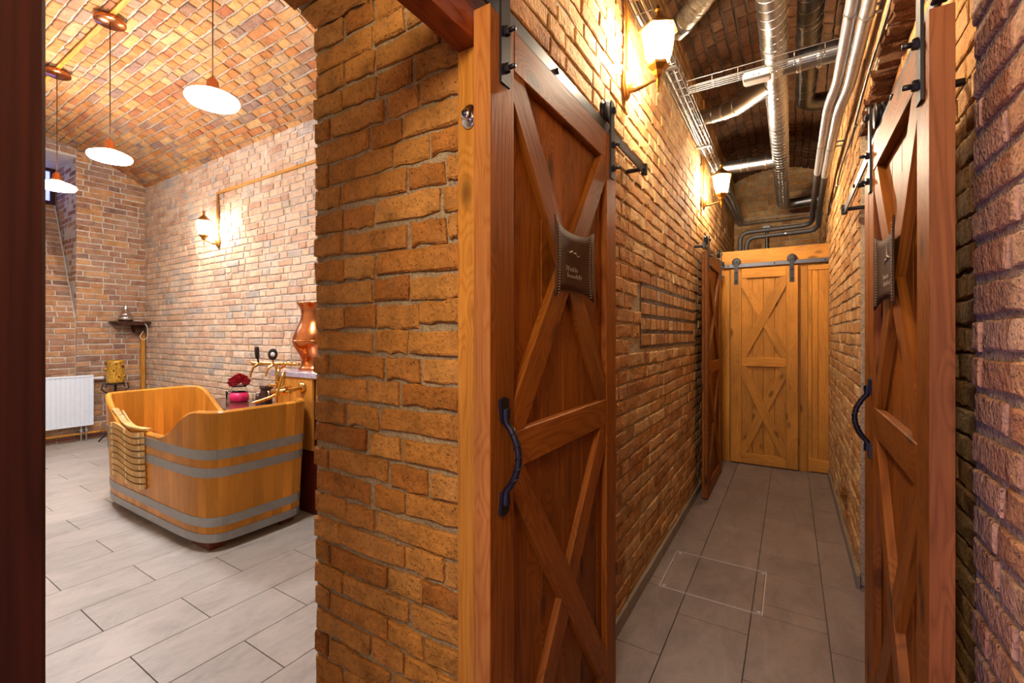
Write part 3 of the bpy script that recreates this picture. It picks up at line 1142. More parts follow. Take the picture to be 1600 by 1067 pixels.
def track(name, M, x0, x1, z, label, yb=0.10, stops=True, group='sliding door tracks', hold=None):
    o = bpy.data.objects.new(name, None)
    link(o, None, M @ T((x0 + x1) / 2, 0.02, z))
    tag(o, label, 'track', group)
    MB().box(((x0 + x1) / 2, 0.021, z), (x1 - x0, 0.007, 0.04), 0.0012).build('bar', M_RAIL, o, M)
    My = Matrix.Rotation(math.pi / 2, 4, 'X')
    n = max(2, int((x1 - x0) / 0.42))
    for i in range(n + 1):
        x = x0 + 0.05 + (x1 - x0 - 0.1) * i / n
        MB().cyl((x, 0.024, z), (x, yb, z), 0.011, 10).build('spacer', M_IRON, o, M)
        MB().lathe([(0.009, 0), (0.009, 0.006), (0.006, 0.008)], 6, smooth=False, M=T(x, 0.018, z) @ My).build('bolt', M_IRON, o, M)
    if stops:
        for x in (x0 + 0.03, x1 - 0.03):
            MB().box((x, 0.018, z + 0.002), (0.022, 0.028, 0.055), 0.003).build('end_stop', M_IRON, o, M)
    return o


MD1 = frame((-0.592, 0.859, 0), (0, 1, 0), (-1, 0, 0), (0, 0, 1))
barn_door('barn_door', MD1, 0.88, 2.168, 'large stained pine sliding door nearest the bath doorway with leather sign', M_DOOR, handle=0.050, edge=(0, M_EDGE))
track('door_track', MD1, -0.62, 1.385, 2.207, 'dark steel track over the large sliding door by the brick jamb', yb=0.10)
MD2 = frame((-0.592, 4.07, 0), (0, 1, 0), (-1, 0, 0), (0, 0, 1))
barn_door('barn_door', MD2, 0.90, 2.10, 'narrow-looking sliding door edge-on at the far end of the brick wall', M_DOOR, handle=None)
track('door_track', MD2, -0.08, 1.20, 2.139, 'dark steel track over the edge-on sliding door far down the corridor', yb=0.10)
MD3 = frame((-0.555, 5.42, 0), (1, 0, 0), (0, 1, 0), (0, 0, 1))
barn_door('barn_door', MD3, 0.622, 2.105, 'golden sliding door closing the far end of the corridor', M_DOORB, handle=None, ztop_strap=0.115)
track('door_track', MD3, -0.075, 0.90, 2.144, 'dark steel track across the far golden partition', yb=0.046, stops=False)
MD4 = frame((0.240, 2.05, 0), (0, -1, 0), (1, 0, 0), (0, 0, 1))
barn_door('barn_door', MD4, 0.826, 2.06, 'stained sliding door along the right wall with curved iron handle', M_DOOR, handle=0.050, edge=(1, M_EDGER), thick=0.038)
track('door_track', MD4, -1.12, 0.85, 2.10, 'dark steel track over the sliding door on the right wall', yb=0.17)

# door post standing behind the right door
po = bpy.data.objects.new('trim_2', None)
link(po, None, T(0.29, 2.25, 0))
tag(po, 'pine door post against the right wall behind the sliding door', None, None, 'structure')
board('post', po, M_DOOR, (0.335, 2.24, 0), (0.335, 2.24, 2.04), 0.16, 0.10, (1, 0, 0))

# far partition
pt = bpy.data.objects.new('wall_partition', None)
link(pt, None, T(-0.14, 5.49, 0))
tag(pt, 'golden pine partition at the far end of the corridor', None, None, 'structure')
ZX, XX = (0, 0, 1), (1, 0, 0)
board('header', pt, M_DOORB, (-0.69, 5.49, 2.215), (0.36, 5.49, 2.215), 0.19, 0.045, ZX)
x = -0.69
for i, w in enumerate((0.13, 0.12, 0.12, 0.12, 0.12, 0.12, 0.128)):
    board('plank', pt, M_DOORB, (x + w / 2, 5.495, 0.0), (x + w / 2, 5.495, 2.118), w - 0.002, 0.03, XX)
    x += w
for (x0, x1, yy) in ((0.085, 0.15, 5.475), (0.152, 0.185, 5.468), (0.187, 0.238, 5.474), (0.240, 0.325, 5.474), (0.327, 0.36, 5.468)):
    za = 0.13 if yy > 5.47 and x0 > 0.15 else 0.0
    board('plank', pt, M_DOORB, ((x0 + x1) / 2, yy, za), ((x0 + x1) / 2, yy, 2.09 if x0 < 0.15 else 2.05), x1 - x0, 0.02, XX)
board('rail', pt, M_DOORB, (0.152, 5.462, 2.075), (0.36, 5.462, 2.075), 0.05, 0.02, ZX)
board('rail', pt, M_DOORB, (0.152, 5.462, 0.075), (0.36, 5.462, 0.075), 0.13, 0.02, ZX)
board('plank', pt, M_DOORB, (-0.605, 5.462, 0.0), (-0.605, 5.462, 2.10), 0.075, 0.03, XX)


# ------------------------------------------------------------------ leather signs on the doors
def leather_sign(M, cx, cz, w, hh, label, kind):
    o = bpy.data.objects.new('leather_sign', None)
    link(o, None, M @ T(cx, -0.008, cz - hh / 2))
    tag(o, label, 'sign', 'leather door signs')
    nx, nz = 14, 8
    vs, fs = [], []
    for j in range(nz + 1):
        for i in range(nx + 1):
            a, b = i / nx * 2 - 1, j / nz * 2 - 1
            x = a * w / 2 * (1 - 0.05 * (1 - b * b))
            ear = 0.022 * (abs(a) ** 4) - 0.006 * (1 - abs(a) ** 2)
            z = b * (hh / 2 + ear)
            y = -0.012 - 0.012 * a * a
            vs.append((cx + x, y, cz + z))
    for j in range(nz):
        for i in range(nx):
            k = j * (nx + 1) + i
            fs.append((k, k + 1, k + nx + 2, k + nx + 1))
    nv = len(vs)
    vs += [(x, y + 0.005, z) for x, y, z in vs]
    fs += [tuple(q + nv for q in f[::-1]) for f in fs]
    for i in range(nx):
        fs += [(i + 1, i, i + nv, i + 1 + nv)]
        k = nz * (nx + 1) + i
        fs += [(k, k + 1, k + 1 + nv, k + nv)]
    for j in range(nz):
        k = j * (nx + 1)
        fs += [(k, k + nx + 1, k + nx + 1 + nv, k + nv)]
        k += nx
        fs += [(k + nx + 1, k, k + nv, k + nx + 1 + nv)]
    pn = MB().add(vs, fs, True).build('panel', M_LEATHER, o, M)
    for s in (-1, 1):
        mb = MB()
        for i in range(26):
            b = -1.0 + 2.0 * (i + 0.5) / 26
            x = s * (w / 2 * (1 - 0.05 * (1 - b * b)) - 0.024)
            z = cz + b * (hh / 2 + 0.012)
            a = x / (w / 2)
            mb.box((cx + x, -0.0135 - 0.012 * a * a, z), (0.010, 0.002, 0.0022))
        mb.build('stitch_row', M_STITCH, pn, M, kind='stuff')
    # faint pressed ornament and worn, unreadable lettering
    mb = MB()
    if kind == 0:
        mb.tube([(cx - 0.045, -0.0135, cz + 0.030), (cx - 0.03, -0.0135, cz + 0.026), (cx - 0.012, -0.0135, cz + 0.033), (cx + 0.0, -0.0135, cz + 0.027), (cx + 0.014, -0.0135, cz + 0.030), (cx + 0.030, -0.0135, cz + 0.021), (cx + 0.046, -0.0138, cz + 0.026)], [0.0008, 0.0016, 0.0026, 0.0018, 0.0028, 0.0016, 0.0008], 6)
        mb.build('ornament', M_MARK, pn, M)
    else:
        mb.tube([(cx + 0.0, -0.0135, cz + 0.066), (cx - 0.003, -0.0135, cz + 0.045), (cx + 0.004, -0.0135, cz + 0.03)], [0.0006, 0.0014, 0.002], 6)
        mb.tube([(cx - 0.04, -0.0138, cz + 0.012), (cx - 0.018, -0.0135, cz + 0.024), (cx + 0.0, -0.0135, cz + 0.020), (cx + 0.018, -0.0135, cz + 0.028), (cx + 0.036, -0.0138, cz + 0.022)], [0.0008, 0.0022, 0.0026, 0.0022, 0.0008], 6)
        mb.build('ornament', M_MARK, pn, M)
    rr = random.Random(90 + kind)
    mb = MB()
    for row, (zz, n_, x0) in enumerate(((cz - 0.030, 7, -0.052), (cz - 0.050, 9, -0.045))):
        for i in range(n_):
            x = cx + x0 + i * 0.0125
            hgt = rr.choice((0.008, 0.010, 0.014)) if i else 0.016
            mb.tube([(x, -0.0140, zz), (x + rr.uniform(-0.002, 0.004), -0.0140, zz + hgt)], 0.0008, 4)
            if rr.random() < 0.6:
                mb.tube([(x, -0.0140, zz + hgt * 0.5), (x + 0.006, -0.0140, zz + hgt * rr.uniform(0.2, 0.9))], 0.0007, 4)
    mb.build('lettering', M_MARK, pn, M, kind='stuff')


leather_sign(MD1, 0.44, 1.625, 0.295, 0.19, 'stitched brown leather sign on the large door beside the brick jamb', 0)
leather_sign(MD4, 0.45, 1.585, 0.30, 0.18, 'stitched brown leather sign on the right-hand sliding door', 1)


# ------------------------------------------------------------------ wall lanterns
def sconce(M, label, glow, batten):
    """local: origin on the wall, -y out of the wall, z up"""
    o = bpy.data.objects.new('wall_lantern', None)
    link(o, None, M)
    tag(o, label, 'wall lamp', 'brass wall lanterns')
    My = Matrix.Rotation(math.pi / 2, 4, 'X')
    MB().lathe([(0.052, 0), (0.052, 0.008), (0.045, 0.016), (0.030, 0.022), (0.020, 0.032)], 24, M=My, sx=0.8, sy=1.45).build('wall_plate', M_BRASS, o, M)
    MB().tube([(0, -0.022, -0.028), (0, -0.05, -0.034), (0, -0.09, -0.028), (0, -0.125, -0.018), (0, -0.155, -0.014)], [0.017, 0.011, 0.008, 0.007, 0.007], 10).build('arm', M_BRASS, o, M)
    c = (0, -0.155, 0)
    MB().lathe([(0.002, -0.078), (0.006, -0.070), (0.004, -0.058), (0.009, -0.045), (0.009, -0.012), (0.02, 0.0), (0.028, 0.02), (0.050, 0.042), (0.050, 0.055)], 6, c, False).build('cup', M_BRASS, o, M)
    hx = lambda rr, k, z: (c[0] + rr * math.cos(math.pi / 3 * k), c[1] + rr * math.sin(math.pi / 3 * k), z)
    zs = [(0.046, 0.055), (0.062, 0.10), (0.071, 0.15), (0.076, 0.205)]
    for k in range(6):
        vs, fs = [], []
        for rr, z in zs:
            vs += [hx(rr * 0.985, k, z), hx(rr * 0.985, k + 1, z)]
        for rr, z in zs:
            vs += [hx(rr * 0.95, k, z), hx(rr * 0.95, k + 1, z)]
        m = len(zs) * 2
        for i in range(len(zs) - 1):
            fs += [(2 * i, 2 * i + 1, 2 * i + 3, 2 * i + 2), (m + 2 * i, m + 2 * i + 2, m + 2 * i + 3, m + 2 * i + 1)]
        MB().add(vs, fs).build('glass_pane', glow, o, M)
        MB().tube([hx(rr, k, z) for rr, z in zs], 0.0032, 6).build('mullion', M_BRASS, o, M)
    MB().lathe([(0.078, 0.203), (0.092, 0.206), (0.092, 0.214), (0.055, 0.240), (0.028, 0.268), (0.014, 0.276), (0.010, 0.300), (0.016, 0.308), (0.010, 0.320), (0.002, 0.334)], 6, c, False).build('roof', M_BRASS, o, M)
    if batten:
        b = board('cable_batten', None, M_BATTEN, M @ Vector((0, -0.009, 0.07)), M @ Vector((0, -0.009, batten[0])), 0.03, 0.016, M.to_3x3() @ Vector((1, 0, 0)))
        tag(b, batten[1], 'batten', 'cable battens')
    return o


FX = lambda x, y, z: frame((x, y, z), (0, 1, 0), (-1, 0, 0), (0, 0, 1))
sconce(FX(XL + 0.018, 2.145, 2.61), 'glowing brass wall lantern above the large sliding door', G_SCON, (0.93, 'wooden cable batten rising from the lantern nearest the large door'))
sconce(FX(XL + 0.018, 4.415, 2.61), 'glowing brass wall lantern farther down the corridor wall', G_SCON, (0.93, 'wooden cable batten rising from the farther corridor lantern'))
sconce(frame((-5.78, YB - 0.018, 2.50), (1, 0, 0), (0, 1, 0), (0, 0, 1)), 'glowing lantern on the pale brick wall above the tub', G_SCONB, (0.56, 'short upright cable batten above the bath lantern'))
b = board('cable_batten', None, M_BATTEN, (-5.80, YB - 0.022, 3.075), (-1.5, YB - 0.022, 3.075), 0.028, 0.018, (0, 0, 1))
tag(b, 'long level cable batten running along the bath wall', 'batten', 'cable battens')

# ------------------------------------------------------------------ ducts
def helix(a, b, r, pitch, n=14):
    a, b = Vector(a), Vector(b)
    d = b - a
    L = d.length
    d.normalize()
    x = d.orthogonal().normalized()
    y = d.cross(x)
    m = max(8, int(L / pitch * n))
    return [a + d * (L * i / m) + (x * math.cos(2 * math.pi * i / n) + y * math.sin(2 * math.pi * i / n)) * r for i in range(m + 1)]


def collar(o, a, b, t, r, w=0.012, mat=None):
    a, b = Vector(a), Vector(b)
    d = (b - a).normalized()
    p = a + (b - a) * t
    MB().tube([p - d * w, p - d * w * 0.4, p + d * w * 0.4, p + d * w], [r + 0.001, r + 0.004, r + 0.004, r + 0.001], 24).build('collar', mat or M_SEAM, o)


RD = 0.068
ZD = 3.06
o = thing('spiral_duct', (-0.08, 3.5, ZD), 'large galvanised spiral duct running down the middle of the corridor ceiling', 'duct', 'ventilation ducts')
main = fillet([(-0.08, 0.3, ZD), (-0.08, 6.75, ZD), (0.315, 6.75, ZD + 0.02)], 0.14, 8)
MB().tube(main, RD, 28).build('tube', M_GALV, o)
MB().tube(helix((-0.08, 0.5, ZD), (-0.08, 6.6, ZD), RD, 0.075), 0.0032, 4).build('spiral_seam', M_SEAM, o)
for t in (0.42, 0.5, 0.75):
    collar(o, main[0], (-0.08, 6.6, ZD), t, RD)
br = fillet([(-0.10, 3.42, ZD), (-0.34, 3.78, ZD + 0.06), (-0.46, 3.9, ZD + 0.10), (-0.682, 3.98, ZD + 0.13)], 0.12, 6)
q = MB().tube(br, 0.06, 24).build('branch', M_GALV, o)
for i in (3, 9, 13, len(br) - 3):
    collar(q, br[i], br[i + 1], 0.5, 0.06)
q = MB().tube([(-0.08, 4.98, ZD), (-0.682, 4.98, ZD + 0.02)], 0.062, 24).build('branch', M_GALV, o)
for t in (0.2, 0.45, 0.55, 0.93):
    collar(q, (-0.08, 4.98, ZD), (-0.682, 4.98, ZD + 0.02), t, 0.062)
q = MB().tube([(-0.08, 3.24, ZD), (0.315, 3.24, ZD + 0.01)], 0.06, 24).build('branch', M_GALV, o)
for t in (0.3, 0.55, 0.95):
    collar(q, (-0.08, 3.24, ZD), (0.33, 3.24, ZD), t, 0.06)

o = thing('spiral_duct', (0.11, 2.5, 3.3), 'darker spiral duct beside the main one turning into the right wall', 'duct', 'ventilation ducts')
dk = fillet([(0.10, 0.3, 3.30), (0.10, 4.40, 3.30), (0.315, 4.46, 3.30)], 0.13, 8)
MB().tube(dk, 0.066, 28).build('tube', M_GALVD, o)
MB().tube(helix((0.10, 0.5, 3.30), (0.10, 4.2, 3.30), 0.066, 0.11), 0.003, 4).build('spiral_seam', M_GALV, o)
collar(o, (0.10, 3.0, 3.3), (0.10, 4.2, 3.3), 0.2, 0.066, mat=M_GALV)
collar(o, (0.2, 4.42, 3.3), (0.4, 4.46, 3.3), 0.4, 0.066, mat=M_GALV)

fx = []
fxr = []
base = fillet([(-0.62, 2.98, 3.33), (-0.42, 2.80, 3.36), (-0.24, 2.55, 3.42), (-0.2, 2.2, 3.45)], 0.2, 10)
for i in range(len(base) - 1):
    for k in range(4):
        fx.append(base[i].lerp(base[i + 1], k / 4))
        fxr.append(0.062 + (0.006 if k % 2 else 0) + rnd.uniform(-0.003, 0.003))
o = thing('flexible_foil_duct', (-0.45, 2.8, 3.3), 'crinkled foil flexible duct under the vault above the first lantern', 'duct', 'ventilation ducts')
MB().tube(fx, fxr, 20).build('sleeve', M_CRINK, o)
collar(o, fx[0], fx[4], 0.5, 0.066, 0.02, M_GALV)

# ------------------------------------------------------------------ pipes along the right wall
def pipe_pair(lab, dx, dz, ytr, xl, zl):
    p = [(0.250 + dx, 0.2, 2.765 + dz), (0.250 + dx, 3.05, 2.775 + dz), (0.222 + dx, 3.25, 2.752 + dz), (0.222 + dx, 4.55, 2.742 + dz)]
    o = thing('insulated_pipe', (0.24 + dx, 2.5, 2.75 + dz), lab, 'pipe', 'insulated pipes')
    f1 = fillet(p, 0.1)
    MB().tube(f1, 0.027, 16).build('foil_sleeve', M_FOIL, o)
    f2 = fillet([p[-1], (0.222 + dx, ytr - 0.25, 2.66 + dz), (0.222 + dx, ytr, zl), (xl, ytr + 0.02, zl - 0.01), (xl, ytr + 0.02, 1.9)], 0.10, 8)
    MB().tube(f2, 0.024, 16).build('rubber_sleeve', M_RUBBER, o)
    for y in (1.6, 2.4, 3.9):
        xx, zz = (0.250, 2.77) if y < 3 else (0.222, 2.748)
        q = MB().tube([(xx + dx, y - 0.008, zz + dz), (xx + dx, y + 0.008, zz + dz)], 0.0295, 16)
        q.cyl((xx + dx, y, zz + dz), (XR - 0.004, y, zz + dz), 0.006, 8)
        q.build('pipe_clip', M_WIRE, o)
    xm = xl * 0.35 + 0.1
    MB().tube([(xm - 0.008, ytr + 0.012, zl - 0.003), (xm + 0.008, ytr + 0.012, zl - 0.003)], 0.028, 14).build('pipe_clip', M_CHROME, o)


pipe_pair('grey insulated pipe nearer the corridor middle of the pair by the right wall', -0.028, 0.012, 5.72, -0.49, 2.565)
pipe_pair('grey insulated pipe closest to the brick of the pair on the right wall', 0.024, -0.02, 5.66, -0.42, 2.49)

o = thing('wall_cable', (0.31, 3.5, 2.63), 'thin black cable clipped along the right wall under the pipes', 'cable')
pts = []
for i in range(30):
    t = i / 29
    pts.append((XR - 0.012 - 0.006 * abs(math.sin(t * 12)), 1.2 + 4.2 * t, 2.66 - 0.02 * abs(math.sin(t * 9.5)) - 0.08 * t))
MB().tube(pts, 0.006, 8).build('cable', M_BLACKP, o)
for i in (6, 10, 14, 18, 22, 26):
    MB().box(pts[i], (0.012, 0.02, 0.02), 0.002).build('clip', M_WIRE, o)


# ------------------------------------------------------------------ wire cable trays
def tray(lab, a, b, up, side, wid, hgt, step, rw=0.0022, group='wire cable trays'):
    a, b, up, side = Vector(a), Vector(b), Vector(up), Vector(side)
    o = thing('cable_tray', tuple(a), lab, 'cable tray', group)
    prof = [side * wid / 2 + up * hgt, side * wid / 2, side * wid / 6, -side * wid / 6, -side * wid / 2, -side * wid / 2 + up * hgt]
    for p in prof:
        MB().tube([a + p, b + p], rw, 6).build('long_wire', M_WIRE, o)
    L = (b - a).length
    d = (b - a).normalized()
    mb = MB()
    n = int(L / step)
    for i in range(n + 1):
        c = a + d * (L * i / n)
        mb.tube([c + prof[0], c + prof[1], c + prof[4], c + prof[5]], rw, 6)
    mb.build('cross_wires', M_WIRE, o, kind='stuff')
    return o


t1 = tray('wire cable tray running along the left brick wall near the vault', (-0.615, 1.0, 2.985), (-0.615, 7.2, 2.985), (0, 0, 1), (1, 0, 0), 0.09, 0.05, 0.10)
for y in (1.5, 2.75, 4.05, 5.5):
    MB().box((-0.625, y, 2.975), (0.115, 0.03, 0.012), 0.002).build('bracket', M_GALV, t1)
mb = MB()
for k in range(4):
    pts = [(-0.645 + 0.02 * k + 0.006 * math.sin(i * 0.9 + k), 1.0 + i * 0.25, 2.998 + 0.004 * math.sin(i + k * 2)) for i in range(25)]
    MB().tube(pts, 0.006, 6).build('cable', M_RUBBER if k % 2 else M_WHITE, t1)
tray('wire cable tray crossing the corridor below the main duct', (-0.545, 2.98, 2.93), (0.30, 2.98, 2.93), (0, 0, 1), (0, 1, 0), 0.07, 0.045, 0.13, 0.0024)
t3 = tray('small wire tray across the far end wall above the black pipes', (-0.64, 7.16, 2.96), (0.30, 7.16, 2.96), (0, 0, 1), (0, 1, 0), 0.07, 0.05, 0.14, 0.003)
dr = thing('drop_conduit', (-0.28, 7.2, 2.2), 'narrow greenish conduit dropping down the far end wall', 'conduit')
MB().cyl((-0.28, 7.2, 1.9), (-0.28, 7.2, 2.84), 0.02, 10).build('tube', M_GALVD, dr)
MB().box((-0.28, 7.19, 2.88), (0.10, 0.06, 0.07), 0.006).build('tray_clamp', M_GALVD, dr)

o = thing('junction_box', (-0.16, 2.96, 2.88), 'white plastic junction box hung under the crossing wire tray', 'junction box')
MB().box((-0.165, 2.965, 2.895), (0.145, 0.09, 0.05), 0.014).build('case', M_WHITE, o)
MB().box((-0.165, 2.925, 2.872), (0.135, 0.03, 0.004), 0.001).build('lid_seam', M_WIRE, o)
mb = MB()
for i, xx in enumerate((-0.195, -0.18, -0.17, -0.155, -0.148)):
    mb.box((xx, 2.9195, 2.889), (0.006, 0.001, 0.008 if i % 2 else 0.004))
mb.build('printed_mark', M_BLACKP, o, kind='stuff')

# wall socket
o = thing('wall_socket', (XR - 0.02, 3.82, 0.3), 'small brass socket low on the right corridor wall', 'socket')
MB().box((XR - 0.02, 3.82, 0.30), (0.014, 0.085, 0.085), 0.004).build('plate', M_BRASSP, o)
MB().lathe([(0.024, 0), (0.026, 0.004), (0.022, 0.006), (0.020, 0.001)], 20, M=T(XR - 0.027, 3.82, 0.30) @ Matrix.Rotation(-math.pi / 2, 4, 'Y')).build('outlet', M_BRASS, o)

# ------------------------------------------------------------------ bath: pendant lamps
for i, (x, lab) in enumerate(((-2.91, 'nearest bright pendant lamp over the tub'), (-4.53, 'middle bright pendant lamp of the row over the bath'), (-5.86, 'farthest bright pendant lamp near the end wall'))):
    y, z = 1.32, 2.80
    R_, zc_, _a = VB
    zt = zc_ + math.sqrt(R_ ** 2 - (y - BV[0]) ** 2) - 0.02
    o = thing('pendant_lamp', (x, y, z), lab, 'pendant lamp', 'row of pendant lamps')
    MB().lathe([(0.0, 0.035), (0.03, 0.034), (0.06, 0.028), (0.10, 0.018), (0.135, 0.0), (0.14, -0.012), (0.13, -0.03), (0.08, -0.042), (0.0, -0.045)][::-1], 32, (x, y, z)).build('opal_shade', G_PEND, o)
    MB().lathe([(0.05, 0.036), (0.05, 0.044), (0.034, 0.058), (0.030, 0.10), (0.018, 0.112), (0.006, 0.13)], 20, (x, y, z)).build('cap', M_COPPER, o)
    MB().tube([(x, y, z + 0.12), (x, y, zt - 0.04)], 0.0035, 8).build('cord', M_SHELF, o)
    MB().lathe([(0.095, 0.0), (0.10, 0.006), (0.10, 0.022), (0.095, 0.028)], 28, (x, y, zt - 0.046)).build('canopy', M_COPPER, o)
zt = VB[1] + VB[0] - 0.012
b = board('cable_batten', None, M_BATTEN, (-7.6, 1.31, zt - 0.012), (-1.4, 1.31, zt - 0.012), 0.035, 0.02, (0, 1, 0))
tag(b, 'straight cable batten under the vault linking the pendant lamps', 'batten', 'cable battens')

# ------------------------------------------------------------------ bath: wooden tub
TX, TY, TA, TB, TZ0, TZ1 = -3.985, 1.722, 0.925, 0.388, 0.07, 0.91


def se(t, a, b, n=6.5):
    c, s = math.cos(t), math.sin(t)
    return Vector((TX + a * math.copysign(abs(c) ** (2 / n), c), TY + b * math.copysign(abs(s) ** (2 / n), s)))


DENSE = [se(2 * math.pi * i / 4000, TA, TB) for i in range(4001)]
ACC = [0.0]
for i in range(4000):
    ACC.append(ACC[-1] + (DENSE[i + 1] - DENSE[i]).length)


def plan(s):
    """point on the outer outline at arc fraction s, and the outward normal"""
    s = (s % 1.0) * ACC[-1]
    lo, hi = 0, 4000
    while hi - lo > 1:
        m = (lo + hi) // 2
        if ACC[m] <= s: lo = m
        else: hi = m
    t = (s - ACC[lo]) / max(1e-9, ACC[hi] - ACC[lo])
    p = DENSE[lo].lerp(DENSE[hi], t)
    a, b = DENSE[(lo - 12) % 4000], DENSE[(hi + 12) % 4000]
    d = (b - a).normalized()
    return p, Vector((d.y, -d.x))


def kz(z):
    return 0.955 + 0.045 * (z - TZ0) / (TZ1 - TZ0)


def tub_pt(s, z, off):
    p, nn = plan(s)
    k = kz(z)
    q = Vector((TX + (p.x - TX) * k, TY + (p.y - TY) * (1 - (1 - k) * 1.6))) + nn * off
    return (q.x, q.y, z)


def sst(a, b, x):
    t = min(1, max(0, (x - a) / (b - a)))
    return t * t * (3 - 2 * t)


def rim(x):
    return TZ1 - 0.215 * sst(-4.84, -4.36, x) * (1 - sst(-3.72, -3.20, x))


tub = thing('wooden_bathtub', (TX, TY, 0), 'large honey-coloured wooden bathtub bound with steel hoops', 'bathtub')
NS = 66
for i in range(NS):
    vs, fs = [], []
    for j in range(4):
        s = (i + 0.004 + 0.992 * j / 3) / NS
        p, _ = plan(s)
        zt = rim(p.x)
        for (z, off) in ((TZ0, 0), ((TZ0 + zt) / 2, 0), (zt - 0.012, 0), (zt, -0.012), (zt, -0.028), (zt - 0.012, -0.038), (TZ0, -0.038)):
            vs.append(tub_pt(s, z, off))
    m = 7
    for j in range(3):
        for k in range(m):
            a, b2 = j * m + k, j * m + (k + 1) % m
            fs.append((a, b2, b2 + m, a + m))
    fs.append(tuple(range(m)))
    fs.append(tuple(3 * m + k for k in range(m - 1, -1, -1)))
    c = Vector(tub_pt((i + 0.5) / NS, 0.4, -0.02))
    MB().add([Vector(v) - c for v in vs], fs, False).build('stave', M_STAVE, tub, T(c))
for (za, zb) in ((0.600, 0.662), (0.485, 0.545), (0.165, 0.225), (0.062, 0.118)):
    vs, fs = [], []
    n = 160
    for i in range(n):
        for (z, off) in ((za, 0.0005), (za, 0.004), (zb, 0.004), (zb, 0.0005)):
            vs.append(tub_pt(i / n, z, off))
    for i in range(n):
        for k in range(4):
            a, b2 = i * 4 + k, i * 4 + (k + 1) % 4
            c2, d2 = ((i + 1) % n) * 4 + (k + 1) % 4, ((i + 1) % n) * 4 + k
            fs.append((a, b2, c2, d2))
    MB().add(vs, fs, False).build('hoop', M_HOOP, tub)
pl = [tub_pt(i / 80, 0.10, -0.02) for i in range(80)]
MB().add([(x, y, 0.10) for x, y, z in pl] + [(x, y, 0.078) for x, y, z in pl], [tuple(range(80)), tuple(range(159, 79, -1))] + [(i, i + 80, (i + 1) % 80 + 80, (i + 1) % 80) for i in range(80)]).build('bottom_board', M_STAVE, tub)
for (x, y) in ((-3.30, 1.47), (-3.30, 1.95), (-4.62, 1.47), (-4.62, 1.95)):
    MB().box((x, y, 0.039), (0.24, 0.10, 0.078), 0.004).build('foot', M_FOOT, tub)

# slatted mat over the rim
mat_ = thing('slatted_wooden_mat', (-4.17, 1.34, 0.7), 'wavy slatted wooden mat draped over the tub rim', 'bath mat')
mx0, mx1 = -4.58, -3.93


def mat_slat(fy, fz, ny, nz, hh, name='slat'):
    vs, fs = [], []
    n = 16
    for i in range(n + 1):
        t = i / n
        x = mx0 + (mx1 - mx0) * t
        wv = 0.019 * math.sin(t * 2 * math.pi + 0.4)
        # section axes: along (ty,tz) the height, (ny,nz) the outward normal
        ty, tz = -nz, ny
        y, z = fy(x), fz(x) + (wv if abs(ny) > 0.5 else 0)
        yy = y + (0 if abs(ny) > 0.5 else wv)
        for (a, b2) in ((-hh / 2, 0), (hh / 2, 0), (hh / 2, 0.013), (-hh / 2, 0.013)):
            vs.append((x, yy + ty * a + ny * b2, z + tz * a + nz * b2))
    for i in range(n):
        for k in range(4):
            a, b2 = i * 4 + k, i * 4 + (k + 1) % 4
            fs.append((a, b2, b2 + 4, a + 4))
    fs += [(3, 2, 1, 0), tuple(n * 4 + k for k in range(4))]
    sl = MB().add(vs, fs, False).build(name, M_MAT, mat_)
    for t in (0.10, 0.5, 0.90):
        x = mx0 + (mx1 - mx0) * t
        wv = 0.019 * math.sin(t * 2 * math.pi + 0.4)
        y = fy(x) + ny * 0.0135 + (0 if abs(ny) > 0.5 else wv)
        z = fz(x) + nz * 0.0135 + (wv if abs(ny) > 0.5 else 0)
        MB().box((x, y, z), (0.018, 0.004 if abs(ny) > 0.5 else 0.03, 0.03 if abs(ny) > 0.5 else 0.004), 0.0015).build('peg', M_PEG, sl)


def near_y(x, z, off=0.006):
    k = kz(z)
    t = min(0.999, abs((x - TX) / TA))
    b_ = TB * (1 - t ** 6.5) ** (1 / 6.5)
    return TY - b_ * (1 - (1 - k) * 1.6) - off


for i in range(9):
    zc0 = 0.676 - 0.0475 * i
    mat_slat(lambda x, zc0=zc0: near_y(x, zc0, 0.007), lambda x, zc0=zc0: zc0, -1, 0, 0.036)
mat_slat(lambda x: near_y(x, 0.7, 0.0) + 0.014, lambda x: max(rim(x), 0.700) + 0.006, 0, 1, 0.04)
mat_slat(lambda x: near_y(x, 0.7, 0.0) + 0.062, lambda x: rim(x) - 0.03, 1, 0, 0.043)

# ------------------------------------------------------------------ bath: cabinet, table and the things on them
cab = thing('bar_cabinet', (-3.37, 2.4, 0), 'plank-fronted wooden bar cabinet behind the tub end', 'cabinet')
MB().box((-3.37, 2.40, 0.53), (0.50, 0.53, 1.05)).build('carcass', M_CABD, cab)
for i in range(5):
    x = -3.62 + 0.1 * (i + 0.5)
    board('front_plank', cab, M_CAB, (x, 2.124, 0.50), (x, 2.124, 1.055), 0.098, 0.02, XX)
for i in range(5):
    y = 2.14 + 0.104 * (i + 0.5)
    board('side_plank', cab, M_CAB, (-3.11, y, 0.86), (-3.11, y, 1.055), 0.102, 0.02, (0, 1, 0))
    board('side_plank', cab, M_CABD, (-3.11, y, 0.0), (-3.11, y, 0.855), 0.102, 0.02, (0, 1, 0))  # lower side in shade, painted as darker planks
tp = MB().box((-3.37, 2.39, 1.078), (0.62, 0.57, 0.045), 0.006).build('stone_top', M_GRANITE, cab)
tag(tp, 'pale polished stone top')

